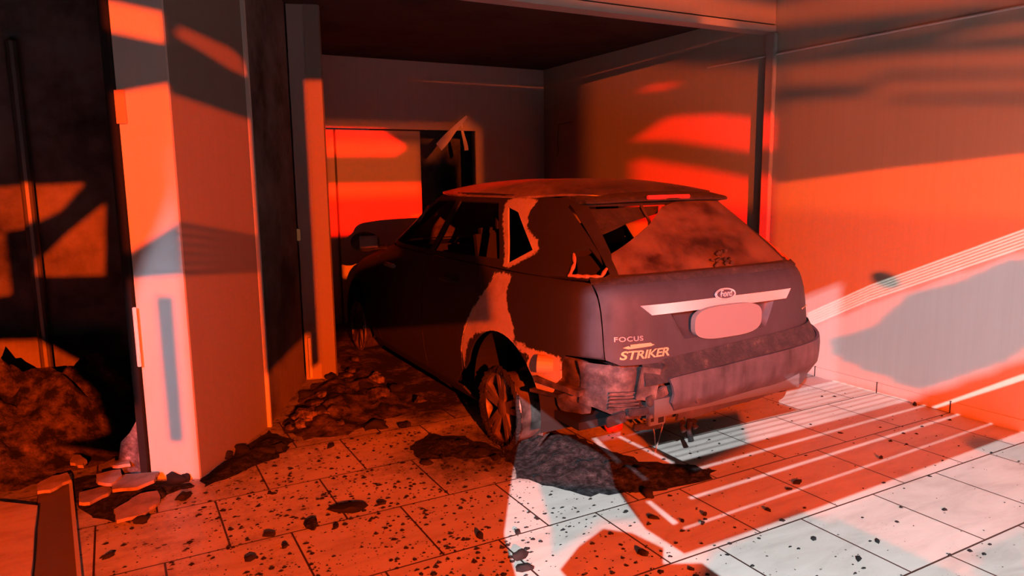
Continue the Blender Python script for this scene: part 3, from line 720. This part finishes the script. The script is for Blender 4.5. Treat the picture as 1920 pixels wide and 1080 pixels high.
# roof and its spoiler
def roof_map(x, y, k):
    W, vr, vf, n_ = itp(TW, 1.375), itp(TR, 1.375), itp(TF, 1.375), itp(TN, 1.375)
    vc, L = (vr + vf) / 2, (vf - vr) / 2; a = abs(x) / (W + .004); b = (y - vc) / (L + .004)
    t = max(0, 1 - a ** 3.2) * max(0, 1 - abs(b) ** (3.4 if b < 0 else 2.6))
    wav = .006 * noise.noise(Vector((x * 4, y * 4, 0)))
    return Vector((x, y, 1.372 + .112 * t ** .75 + wav * t + k))
zc = 1.375
th_list = [-pi + 2 * pi * k / 120 for k in range(120)]
rp = [(lambda q: (q.x, q.y))(cs(t, zc)) for t in th_list]
def roof_attr(p, q): return {'soot': .12 + .55 * smoothstep(.25, -.05, p.y) + .3 * smoothstep(.1, .5, p.x), 'bare': sdist((p.x, p.y), [(-.50, -.06), (-.52, .12), (-.36, .20), (-.16, .14), (-.22, .06), (-.08, -.10), (-.30, -.02), (-.40, -.12)]) * .6 - .004}  # soot mask also shapes the painted sheen: pale front left, dark rear
def roofpanel():
    pts = []; y = -.3; r = 0
    while y < 1.8:
        x = -.7 + (.0225 if r % 2 else 0)
        while x < .7:
            if inpoly((x, y), rp) and sdist((x, y), rp) > .02: pts.append((x, y))
            x += .045
        y += .04; r += 1
    v, t = cdt_faces([rp], lambda c: inpoly(c, rp), pts)
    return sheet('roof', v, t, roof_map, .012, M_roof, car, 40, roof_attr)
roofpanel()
sp = MB()
prof = [(-.10, 1.405), (-.20, 1.408), (-.345, 1.385), (-.36, 1.372), (-.355, 1.362), (-.26, 1.352), (-.12, 1.352)]
us = [-.50, -.47, -.3, 0, .3, .47, .50]; nP = len(prof); VV = []; FF = []
for i, u in enumerate(us):
    k = 1 if 0 < i < len(us) - 1 else .75; bow = -.10 * (u / .5) ** 2
    for (v_, z_) in prof: VV.append((u, v_ * 1 - bow * .9 - .0 + (1 - k) * .05, 1.378 + (z_ - 1.378) * k - .012 * (u / .5) ** 2))
for i in range(len(us) - 1):
    for j in range(nP): j2 = (j + 1) % nP; FF.append((i * nP + j, (i + 1) * nP + j, (i + 1) * nP + j2, i * nP + j2))
FF += [tuple(range(nP)), tuple(range((len(us) - 1) * nP, len(us) * nP))[::-1]]
spo = mesh_obj('roof_spoiler', VV, FF, M_ledge, car, 40)
MB().box((-.03, -.352, 1.380), (.30, .014, .022), bev=.005).build('brake_light', M_redlens, spo)
# windscreen, hood, front bumper and lamps
panel('windscreen', [F_(u, 1.01) for u in [.72 - 1.44 * k / 16 for k in range(17)]] + [F_(-.52 + 1.04 * k / 16, 1.36) for k in range(17)], res=.07, thick=.006, m_=M_glass, attr=False)
panel('hood', [F_(u, .765) for u in [.66 - 1.32 * k / 16 for k in range(17)]] + [F_(-.72 + 1.44 * k / 16, .995) for k in range(17)], res=.06)
panel('front_bumper', [F_(u, .16) for u in [.78 - 1.56 * k / 16 for k in range(17)]] + [S_(3.04, .4), S_(3.03, .60), F_(-.70, .70)] + [F_(-.6 + 1.2 * k / 8, .70) for k in range(9)] + [F_(.70, .70), (lambda q: (2 * th2s(pi) - q[0], q[1]))(S_(3.03, .60)), (lambda q: (2 * th2s(pi) - q[0], q[1]))(S_(3.04, .40))] if False else
      [F_(u, .16) for u in [.80 - 1.6 * k / 16 for k in range(17)]] + [F_(-.86, .4), F_(-.82, .60)] + [F_(-.66 + 1.32 * k / 12, .70) for k in range(13)] + [F_(.82, .60), F_(.86, .4)], res=.06, thick=.03, m_=M_ledge, attr=False)
hd = panel('headlight', loop([(2.98, .72), (3.10, .64), (3.24, .66), (3.20, .745), (3.02, .775)], S_, .04), res=.03, thick=.03, m_=M_chrome, attr=False, push=lambda p: .004); mirror(hd)
hn = MB().box((-.915, 1.66, .875), (.03, .19, .03), bev=.008).build('door_handle', M_paint, d2)
MB().box((-.915, .62, .885), (.03, .19, .03), bev=.008).build('door_handle', M_ledge, d_)
mr = MB(); mr.lathe([(-.06, .0), (-.055, .05), (-.02, .075), (.04, .08), (.06, .07), (.06, 0)], (0, 0, 0), 'X', 20)
T = Matrix.Translation((-1.0, 1.93, 1.03)) @ Matrix.Rotation(radians(90), 4, 'Z') @ Matrix.Diagonal((1, 1.35, .95, 1))
mr.V = [tuple(T @ Vector(v)) for v in mr.V]; mr.box((-.90, 1.94, .985), (.12, .06, .03))
mi = mr.build('wing_mirror', M_ledge, car, 40)
MB().box((-1.0, 1.868, 1.035), (.14, .006, .09), bev=.002).build('mirror_glass', M_glass, mi)
# A-pillar gutter that keeps a pale edge
gt = [surf(*S_(v_, z_), .006) for v_, z_ in ((1.61, 1.18), (1.65, 1.28), (1.69, 1.37))]
MB().tube(gt, .011).build('pillar_trim', M_rim, car)

# rear bumper: torn off on the left, thick shell over the right two thirds
bl = ragged([(-.45, .585), (-.435, .55), (-.45, .5), (-.43, .42), (-.40, .34), (-.42, .26), (-.36, .215), (-.30, .225), (-.2, .215)], .04, .012, 11)
edge_l = [(-.43, .535), (-.415, .50), (-.405, .46), (-.415, .42), (-.385, .38), (-.375, .35), (-.33, .33), (-.33, .295), (-.29, .31), (-.26, .275)]
bo = [R_(*p) for p in edge_l] + [R_(u, .245 - .03 * u) for u in (-.2, 0, .2, .4, .55)] + [S_(v_, .225, 1) for v_ in (-.52, -.44)] + [S_(-.40, .30, 1), S_(-.385, .45, 1), S_(-.40, .56, 1), S_(-.46, .575, 1), S_(-.55, .565, 1)] + [R_(u, .537) for u in (.62, .45, .3, .15, 0, -.15, -.3, -.4)]
def bp(p):
    k = .028 - .012 * smoothstep(.50, .60, p.z)
    k += .012 * smoothstep(.0, .015, p.z - .395) - .02 * smoothstep(.05, .0, abs(p.z - .335))
    k -= .06 * smoothstep(.34, .22, p.z)
    return k + .008 * noise.noise(Vector((p.x * 5, p.y * 5, p.z * 5)))
bumper = panel('rear_bumper', [q for q in subdiv(bo, .04)], res=.028, thick=.016, m_=M_bumper, push=bp, attr=False, smooth=30)
lo, li = [], []
for k in range(25):
    u = -.545 + (1.345) * k / 24
    q = R_(u, .600); lo.append(surf(*R_(u, .536), .020)); li.append(surf(*R_(u * .985, .622), -.004))
LV = []; 
for a, b in zip(lo, li): LV += [a, b, b - Vector((0, 0, .03)), a - Vector((0, 0, .022))]
LF = []
for i in range(24):
    for j in range(4): j2 = (j + 1) % 4; LF.append((i * 4 + j, i * 4 + 4 + j, i * 4 + 4 + j2, i * 4 + j2))
LF += [(3, 2, 1, 0), (96, 97, 98, 99)]
mesh_obj('bumper_ledge', LV, LF, M_ledge, bumper, 30)  # dark colour stands in for shadow on the bumper's upper step
# parking sensors and tow cover
for u, z in ((-.245, .40), (.10, .455)):
    p = surf(*R_(u, z), .034); s_ = MB(); s_.lathe([(-.004, .0), (-.004, .016), (.006, .018), (.006, 0)], (0, 0, 0), 'X', 16)
    T = Matrix.Translation(p) @ Matrix.Rotation(radians(90), 4, 'Z'); s_.V = [tuple(T @ Vector(v)) for v in s_.V]
    s_.build('parking_sensor', M_rust, bumper)
# strands of melted plastic hanging below the torn end
for k, (u, z, L) in enumerate(((-.315, .30, .05), (-.27, .30, .11), (-.235, .29, .04))):
    p = surf(*R_(u, z), .03); MB().tube([p, p + Vector((.004, .01, -L * .5)), p + Vector((.012, 0, -L))], [.016, .011, .015]).build('melted_strand', M_black, bumper)
for o_ in [bumper] + list(bumper.children):                                   # it hangs lower on the torn side
    for v_ in o_.data.vertices: v_.co.z += .03 + .05 * v_.co.x
# what the bumper hid: rear panel, crash beam, vent, brackets
inner = loop([(-.80, .625), (.6, .62), (.6, .30), (-.2, .28), (-.45, .30), (-.62, .33), (-.80, .40)], R_)
rp_ = panel('rear_body_panel', inner, res=.03, thick=.01, m_=M_rust, push=lambda p: -.05 + .02 * noise.noise(Vector((p.x * 9, 1, p.z * 9))), attr=False)
def bk(u, z, k): return surf(*R_(u, z), k)
B = MB(); B.bar(bk(-.50, .40, -.01), bk(.5, .40, -.01), .06, .09); B.build('crash_beam', M_dull, car)
B = MB()
for z in (.395, .415, .435, .455, .475): B.bar(bk(-.70, z, -.035), bk(-.55, z + .004, -.035), .02, .008)
B.build('vent_grille', M_rust, rp_)
B = MB(); p = bk(-.47, .345, .005); B.box(p, (.10, .03, .055), bev=.004)
bt = B.build('bumper_bracket', M_dull, car); MB().box(p + Vector((.02, -.014, 0)), (.032, .008, .034)).build('bracket_hole', M_black, bt); MB().box(p + Vector((-.033, -.014, .003)), (.016, .008, .016)).build('bracket_hole', M_black, bt)
rr = random.Random(21)
for (u, z, w, hh, r_) in ((-.52, .52, .10, .16, .2), (-.47, .46, .14, .05, -.3), (-.56, .385, .12, .04, .15), (-.50, .30, .16, .03, .05), (-.66, .35, .10, .05, -.2), (-.44, .56, .05, .10, .4)):
    B = MB(); B.box(bk(u, z, -.01), (w, .025, hh), M=Matrix.Rotation(r_, 4, 'Y') @ Matrix.Rotation(rr.uniform(-.4, .4), 4, 'Z'), bev=.004)
    for v_i in range(len(B.V)):
        a, b, c = B.V[v_i]; B.V[v_i] = (a + .01 * noise.noise(Vector((a * 30, b * 30, c * 30))), b, c + .012 * noise.noise(Vector((c * 40, a * 40, 3))))
    B.build('bumper_bracket', M_rust if z > .4 else M_ledge, car)
# crumpled inner sheet between the arch and the tail, with a filler stub and a silencer
vv = loop([(-.40, .63), (-.62, .63), (-.66, .45), (-.62, .33), (-.44, .32), (-.40, .45)], S_, .04)
panel('inner_arch_sheet', vv, res=.03, thick=.008, m_=M_rust, push=lambda p: -.07 + .035 * noise.noise(Vector((p.x * 8, p.y * 12, p.z * 12))), attr=False)
B = MB(); B.bar(surf(*S_(-.36, .50), .0), surf(*S_(-.62, .47), -.02), .05, .03); B.bar(surf(*S_(-.33, .435), .0), surf(*S_(-.52, .44), -.01), .06, .015)
B.build('body_rail', M_rust, car)
MB().tube([surf(*S_(-.40, .585), .03), surf(*S_(-.46, .585), -.02)], [.045, .04], 16).build('air_vent', M_orange, car)
MB().tube([(-.30, -.48, .30), (.2, -.46, .30)], .075, 18).build('silencer', M_ledge, car)
B = MB(); B.box((-.28, -.05, .30), (1.0, 1.1, .04)); B.box((0, 1.4, .20), (1.5, 2.8, .05)); B.box((0, .6, .4), (1.4, .05, .45)); B.box((0, 2.3, .65), (1.5, .05, .6)); B.box((0, -.45, .62), (1.3, .5, .03))
B.build('floor_pan', M_black, car)
B = MB()
for u in (-.38, .38):
    B.box((u, 1.05, .45), (.46, .5, .18), bev=.03); B.box((u, .82, .85), (.44, .12, .65), M=Matrix.Rotation(-.2, 4, 'X'), bev=.04); B.box((u, .76, 1.22), (.24, .08, .16), bev=.03)
B.build('front_seats', M_black, car)
MB().box((0, .35, .50), (1.2, .5, .2), bev=.04).box((0, .12, .82), (1.2, .14, .55), M=Matrix.Rotation(-.25, 4, 'X'), bev=.04).build('rear_bench', M_black, car)
# inner wheel housings
def housing(v0, side):
    B = MB(); seg = 22; V_ = []; F_2 = []
    for k in range(seg + 1):
        a = radians(-12 + 204 * k / seg); y_ = v0 + .38 * cos(a); z_ = .29 + .38 * sin(a); V_ += [(side * .86, y_, z_), (side * .52, y_, z_)]
    for k in range(seg): F_2.append((2 * k, 2 * k + 2, 2 * k + 3, 2 * k + 1))
    V_ += [(side * .52, v0, .29)]; F_2 += [(2 * k + 1, 2 * k + 3, len(V_) - 1) for k in range(seg)]
    return B.add(V_, F_2).build('wheel_housing', M_black, car)
for v0 in (0, 2.64):
    for sd in (-1, 1): housing(v0, sd)
# wheels: five double spokes, scorched bare rims on the left
def wheel_rim(c, side, r=.206):
    B = MB(); c = Vector(c)
    B.lathe([(0, r - .022), (0, r), (side * -.012, r + .004), (side * -.03, r - .012), (side * -.17, r - .02), (side * -.19, r), (side * -.19, r - .03), (side * -.03, r - .03), (0, r - .022)], c, 'X', 56)
    for k in range(5):
        a = 2 * pi * k / 5 + .35
        for da in (-.17, .17):
            p0 = c + Vector((side * -.020, .045 * cos(a + da * 1.3), .045 * sin(a + da * 1.3))); p1 = c + Vector((side * -.008, (r - .012) * cos(a + da * .9), (r - .012) * sin(a + da * .9)))
            B.bar(p0, p1, .034, .030, up=(1, 0, 0))
    B.lathe([(0, 0), (0, .04), (side * -.012, .062), (side * -.06, .062), (side * -.06, 0)], c, 'X', 24)
    o = B.build('wheel', M_rim, car, 40)
    D = MB(); D.lathe([(side * -.075, 0), (side * -.075, .14), (side * -.095, .14), (side * -.095, 0)], c, 'X', 30); D.build('brake_disc', M_ledge, o)
    return o
w1_ = wheel_rim((-.885, 0, .245), -1); w1_['label'] = 'scorched alloy rim with the tyre burnt away'
w2_ = wheel_rim((-.885, 2.64, .245), -1); w3 = wheel_rim((.885, 0, .30), 1); w4 = wheel_rim((.885, 2.64, .30), 1)
tb = MB(); rr = random.Random(8)
for k in range(70):                        # cord and ash left of the tyre on the bead
    a = 2 * pi * k / 70; r0 = .207; r1 = .218 + .016 * rr.random() - (.006 if sin(a) < -.6 else 0)
    tb.bar((-.90 + .02 * rr.random(), r0 * cos(a), .245 + r0 * sin(a)), (-.90, r1 * cos(a + .03), .245 + max(-.205, r1 * sin(a + .03))), .02, .03)
tb.build('burnt_tyre', M_black, w1_)
for o_w, vv_ in ((w3, 0), (w4, 2.64)):
    T_ = MB(); T_.lathe([(.0, .20), (.012, .24), (.005, .29), (-.03, .315), (-.16, .315), (-.195, .29), (-.20, .24), (-.19, .20)], (.885, vv_, .315 - 0), 'X', 48).build('tyre', M_black, o_w, 40)
# mud flap left hanging behind the burnt wheel
mf_ = panel('mud_guard', loop([(-.20, .60), (-.36, .56), (-.42, .40), (-.40, .25), (-.30, .13), (-.24, .22), (-.30, .40)], S_, .04), res=.03, thick=.008, m_=M_ledge, push=lambda p: -.10 + .02 * noise.noise(Vector((p.y * 9, p.z * 9, 0))), attr=False)

# ------------------------------------------------------------------ loose things around
def rock(name, c, d, seed, m_, parent=None, sub=2, amp=.28, rot=None):
    bm = bmesh.new(); bmesh.ops.create_icosphere(bm, subdivisions=sub, radius=.5); rnd = random.Random(seed); off = Vector((rnd.uniform(0, 50), rnd.uniform(0, 50), rnd.uniform(0, 50)))
    R = Matrix.Rotation(rnd.uniform(0, 6.28) if rot is None else rot, 4, 'Z')
    V_ = []
    for v in bm.verts:
        p = v.co * (1 + amp * 2 * noise.noise(v.co * 2.6 + off)); p = Vector((p.x * d[0], p.y * d[1], max(-.25, p.z) * d[2])); V_.append(R @ p)
    mn = min(p.z for p in V_); bm.verts.index_update()
    V_ = [p + Vector((0, 0, -mn)) for p in V_]
    o = mesh_obj(name, V_, [[v.index for v in f.verts] for f in bm.faces], m_, parent, 50); bm.free()
    o.location = c; return o
def mound(name, poly, hgt, seed, m_, res=.03, amp=.5, label='', cat='debris', slope=.25):
    outer = ragged(poly, .05, .018, seed); pts = []
    xs = [p[0] for p in outer]; ys_ = [p[1] for p in outer]; y = min(ys_); off = seed * 3.7; r = 0
    while y < max(ys_):
        x = min(xs) + (res / 2 if r % 2 else 0)
        while x < max(xs):
            if sdist((x, y), outer) > res * .5: pts.append((x, y))
            x += res
        y += res * .87; r += 1
    v, t = cdt_faces([outer], lambda c: inpoly(c, outer), pts)
    def mp(x, y, k):
        e = max(0, sdist((x, y), outer)); b = smoothstep(0, slope, e)
        n = noise.fractal(Vector((x * 3.2, y * 3.2, off)), .9, 2.1, 5); n2 = abs(noise.noise(Vector((x * 15, y * 15, off))))
        return Vector((x, y, .001 if k < 0 else .002 + max(0, hgt * b * (.62 + amp * n) + (.028 * n2 if e > .02 else 0) * (b + .2))))
    o = sheet(name, v, t, mp, .01, m_, None, 60)
    if label: tag(o, label, cat)
    return o
# heaps
mound('ash_heap', [(1.72, 3.25), (1.64, 2.93), (1.72, 2.76), (1.82, 2.60), (1.98, 2.53), (2.2, 2.47), (2.44, 2.46), (2.52, 2.53), (2.46, 2.66), (2.3, 2.76), (2.25, 2.95), (2.2, 3.3), (2.1, 3.55), (1.86, 3.55)], .07, 4, M_ash, .022, .8, 'black wet ash spread on the tiles behind the bare wheel', 'ash')
mound('rubble_heap', [(.80, 4.36), (.86, 4.02), (1.1, 3.98), (1.3, 4.12), (1.56, 4.15), (1.66, 4.6), (1.68, 5.6), (1.66, 6.2), (1.46, 5.4), (1.42, 5.14), (1.18, 5.17), (.86, 4.5)], .10, 7, M_ash_warm, .035, .9, 'low heap of burnt rubble along the left side of the garage', 'rubble')
mound('rubble_heap', [(-1.55, 4.2), (-.5, 4.05), (-.1, 4.25), (.10, 4.4), (.5, 5.4), (-1.55, 5.42)], .95, 9, M_ash_warm, .045, .42, 'tall heap of charred rubble inside the dark room at far left', 'rubble', .75)
mound('rubble_heap', [(.27, 3.70), (.30, 3.62), (.50, 3.72), (.70, 3.86), (.80, 4.05), (.70, 4.28), (.52, 4.05), (.40, 3.88)], .055, 12, M_ash, .025, .9, 'small black heap against the side of the near pillar', 'rubble')
mound('ash_heap', [(1.30, 3.42), (1.5, 3.32), (1.70, 3.20), (1.74, 3.30), (1.66, 3.6), (1.5, 3.75), (1.32, 3.62)], .05, 15, M_ash, .022, .9, 'crumbly black ash beside the left of the bare rear wheel', 'ash')
mound('ash_heap', [(-.32, 4.05), (-.2, 3.55), (-.05, 3.36), (.02, 3.5), (.12, 3.62), (.26, 3.66), (.24, 3.70), (.05, 3.84), (-.05, 4.1)], .05, 19, M_ash, .022, .9, 'dark ash under the broken tiles at the foot of the near pillar', 'ash')
# broken tile pieces by the near pillar
sl_ = [((128, 905), (190, 880), 'end of the pale shard pointing left'), ]
pieces = [  # real outline on the ground, height, tilt
    ('long flat tan tile piece lying nearest the camera below the near pillar', [tuple(gz(*q)[:2]) for q in ((215, 974), (262, 942), (298, 934), (300, 950), (262, 980), (222, 990))], .030, .05),
    ('wide tan tile piece lying in front of the pale pillar base', [tuple(gz(*q)[:2]) for q in ((212, 915), (236, 903), (298, 905), (290, 922), (262, 934), (214, 934))], .040, -.05),
    ('tan tile piece left of the wide one in the pile', [tuple(gz(*q)[:2]) for q in ((182, 912), (226, 900), (232, 910), (212, 926), (184, 926))], .050, .05),
    ('narrow tile strip on the back of the pile against the shard', [tuple(gz(*q)[:2]) for q in ((210, 893), (248, 890), (248, 900), (212, 902))], .075, .03),
    ('dull brown tile piece at the left edge of the pile', [tuple(gz(*q)[:2]) for q in ((150, 960), (152, 938), (205, 918), (212, 930), (170, 960))], .030, -.06),
    ('small rounded lump of masonry behind the steel threshold strip', [tuple(gz(*q)[:2]) for q in ((135, 890), (140, 874), (156, 876), (164, 888), (158, 898))], .06, .0),
    ('pale slanted tile shard across the dark granite sill', [tuple(gz(*q)[:2]) for q in ((68, 924), (100, 908), (128, 900), (132, 912), (96, 930), (74, 934))], .03, .06)]
for k, (lb, poly, z, tl) in enumerate(pieces):
    cx = sum(p[0] for p in poly) / len(poly); cy = sum(p[1] for p in poly) / len(poly)
    pp = ragged([(a - cx, b - cy) for a, b in poly], .045, .006, 40 + k)
    o = MB().prism(pp, -.008, .008).build('broken_tile', M_slab); o.location = (cx, cy, z); o.rotation_euler = (tl, .08 * (-1) ** k, 0); tag(o, lb, 'broken tile', 'broken tiles by the near pillar')
# plaster shard left beside the pillar
lp = [(272, 755), (262, 772), (255, 790), (243, 812), (226, 829), (224, 850), (220, 872), (214, 896), (283, 897), (276, 820)]
def on_front(x, y, back=.03):
    d = sight(x, y); n_ = Vector((-(PB - PA).y, (PB - PA).x, 0)).normalized(); c = n_.dot(Vector((*PA, 0))) + back; return EYE + d * ((c - n_.dot(EYE)) / n_.dot(d))
P3 = [on_front(*p) for p in lp]; nn_ = Vector((-(PB - PA).y, (PB - PA).x, 0)).normalized() * .03; k_ = len(P3)
tag(mesh_obj('plaster_remnant', P3 + [p + nn_ for p in P3], [tuple(range(k_)), tuple(range(k_, 2 * k_))[::-1]] + [(i, i + k_, (i + 1) % k_ + k_, (i + 1) % k_) for i in range(k_)], M_shard), 'jagged grey plaster remnant standing left of the pillar base', 'plaster')
# door stile with pull handle and latch at the left edge of the pillar
dv = (PB - PA).normalized(); q0 = PA - dv * .022
st = empty('door_frame', (q0.x, q0.y, 0), 'charred door frame post along the left edge of the pale pillar', 'door frame')
MB().box((0, 0, 1.20), (.035, .05, 2.4), rz=math.atan2(dv.y, dv.x)).build('post', M_black, st)
hb = MB(); hx = Vector((.010, -.035, 0)); hb.box(hx + Vector((0, 0, .725)), (.018, .012, .29), rz=math.atan2(dv.y, dv.x), bev=.003)
hb.build('pull_handle', M_white, st)
MB().box((.03, -.032, 1.80), (.045, .012, .15), rz=math.atan2(dv.y, dv.x)).build('strike_plate', M_orange, st)
# brass latch on the far pillar edge, orange rod at its base
tag(MB().box((1.157, 5.275, 1.075), (.028, .02, .085), bev=.004).build('latch', M_brass), 'small brass latch on the left edge of the far pillar', 'latch')
tag(MB().box((1.19, 5.262, .17), (.02, .02, .30)).build('steel_upright', M_pillar), 'short upright strip at the foot of the far pillar', 'strip')
# pipe in the dark room
tag(MB().tube([(-.44, 5.36, 0), (-.44, 5.36, 2.3)], .035, 12).build('drain_pipe', M_dull), 'blue grey vertical pipe on the dark room wall at far left', 'pipe')
# hanging strips on the inner doorway and a loose wire
a, b = gy(872, 222, 6.96), gy(826, 276, 6.90)
for nm, p0, p1, w0, lb in (('hanging_strip', gy(876, 218, 7.13), gy(822, 276, 7.05), .085, 'wide pale peeling strip hanging slanted at the inner doorway'), ('hanging_strip', gy(866, 224, 7.165), gy(874, 282, 7.16), .045, 'narrow pale strip hanging straight down at the inner doorway')):
    d = p1 - p0; V_ = []; F2 = []; sx = d.cross(Vector((0, 1, 0))).normalized()
    for k in range(9):
        t = k / 8; c = p0 + d * t + Vector((0, .02 * sin(t * 5), 0)); w = w0 * (.35 + .75 * min(1, t * 1.3)); 
        V_ += [c - sx * w / 2, c + sx * w / 2 + Vector((0, .01, 0)), c + sx * w / 2 + Vector((0, .018, 0)), c - sx * w / 2 + Vector((0, .008, 0))]
    for k in range(8):
        for j in range(4): F2.append((4 * k + j, 4 * k + (j + 1) % 4, 4 * k + 4 + (j + 1) % 4, 4 * k + 4 + j))
    F2 += [(0, 1, 2, 3), (35, 34, 33, 32)]
    tag(mesh_obj(nm, V_, F2, M_white, None, 40), lb, 'peeling strip')
wy = [gx(x, y, WX - .02) for x, y in ((1072, 229), (1058, 231), (1047, 234), (1046, 262), (1047, 285), (1043, 293))]
tag(MB().tube(wy, .006).build('wire', M_wire), 'thin burnt wire dangling on the dark end of the right wall', 'wire')
# lens piece and wires on the floor under the tail
p = gz(1152, 806); o = rock('lens_fragment', p, (.09, .12, .12), 33, M_redlens, sub=2, amp=.18); tag(o, 'red lens fragment fallen on the tiles under the torn bumper', 'lens fragment')
for k, (q0, q1, q2, lb) in enumerate((((1246, 770), (1242, 800), (1228, 850), 'longer thin wire hanging from under the torn bumper'), ((1222, 790), (1227, 812), (1229, 838), 'shorter thin wire beside the one under the torn bumper'))):
    tag(MB().tube([gy(*q0, 2.86), gy(*q1, 2.86), gz(*q2) + Vector((0, 0, .004))], .0035, 5).build('wire', M_wire), lb, 'wire')
# charred bits
bits = [(585, 985, .10, .03), (655, 955, .16, .035), (900, 1008, .05, .04), (1215, 930, .07, .05), (630, 988, .05, .02), (715, 945, .05, .025), (505, 1005, .05, .03), (535, 1025, .05, .025), (800, 870, .07, .03), (620, 838, .06, .03), (830, 860, .05, .03), (1600, 905, 0, 0), (1652, 860, .03, .025), (1715, 760, .035, .03), (1322, 966, .03, .02), (1440, 958, .035, .025), (1318, 983, .03, .02), (1495, 905, .06, .02), (1280, 978, .03, .02), (1225, 972, .05, .02), (975, 1045, .07, .04), (970, 1000, .04, .03), (985, 1068, .07, .03), (1480, 918, .03, .015), (345, 935, .08, .04), (265, 980, .07, .04), (1205, 1040, .05, .03), (1610, 1050, .035, .02), (1525, 1010, .04, .015), (1645, 1015, .04, .015), (330, 905, .10, .06), (300, 930, .09, .05), (350, 900, .07, .05), (420, 858, .10, .05), (455, 848, .12, .06), (500, 850, .10, .05), (860, 838, .10, .05), (900, 850, .09, .045), (930, 862, .07, .04), (1010, 900, .08, .03), (1080, 905, .07, .03), (1300, 890, .09, .03), (540, 690, .14, .10), (575, 745, .12, .07), (650, 730, .12, .06), (720, 770, .12, .06), (760, 800, .08, .04), (545, 810, .10, .05), (520, 845, .08, .05), (470, 1050, .05, .03), (205, 1045, .05, .03)]
bits = [b for b in bits if b[2] > 0]
for k, (x, y, s_, h_) in enumerate(bits):
    p = gz(x, y); o = rock('charred_bit', p, (s_, s_ * .6, h_), 100 + k, M_black if k % 5 else M_ash, sub=2 if s_ > .06 else 1, amp=.3)
    tag(o, 'black charred bit lying loose on the floor tiles', 'charred bit', 'charred bits on the tiles')
rnd = random.Random(31)
for k in range(46):                          # bigger lumps lying along the burnt left side of the garage
    t = rnd.random(); x = .78 + .9 * t + rnd.uniform(-.12, .12); y = 3.95 + 1.3 * t * rnd.random() + rnd.uniform(0, .45)
    if x < .716 + (y - 4.362) * .48 + .14 and y > 4.2: x += .22
    if x > 1.70: x = 1.70 - rnd.uniform(0, .3)
    d = rnd.uniform(.05, .15); z = .03 * smoothstep(4.0, 4.25, y)
    o = rock('rubble_lump', (x, y, z), (d, d * rnd.uniform(.5, .9), d * rnd.uniform(.4, .7)), 300 + k, (M_ash_pale, M_ash_warm, M_black)[k % 3], sub=2, amp=.35)
    tag(o, 'singed lump in the rubble along the left side of the garage', 'rubble lump', 'lumps in the garage rubble')
# fine flakes nobody could count
rnd = random.Random(77); V_ = []; F2 = []
for k in range(3600):
    if k % 3 == 0: x, y = rnd.uniform(-.2, 4.3), rnd.uniform(1.3, 3.4)
    else: x, y = rnd.gauss(.9, .6), rnd.uniform(1.6, 3.9)
    if x < -.2 or x > 4.35: continue
    if x > 1.9 and rnd.random() < .55: continue
    s_ = .0035 + .013 * rnd.random() ** 3; a0 = rnd.uniform(0, 6.28); n0 = len(V_); el = rnd.uniform(.35, 1)
    ring = [(x + s_ * cos(a0 + j * 1.2566) * rnd.uniform(.6, 1.2), y + s_ * el * sin(a0 + j * 1.2566) * rnd.uniform(.6, 1.2)) for j in range(5)]
    hh = s_ * rnd.uniform(.25, .6)
    V_ += [(a, b, .0008) for a, b in ring] + [(x, y, hh + .001)]; F2 += [(n0 + j, n0 + (j + 1) % 5, n0 + 5) for j in range(5)]
o = mesh_obj('ash_flakes', V_, F2, M_black); o['kind'] = 'stuff'; tag(o, 'fine black ash flakes scattered over the floor tiles', 'ash flakes')
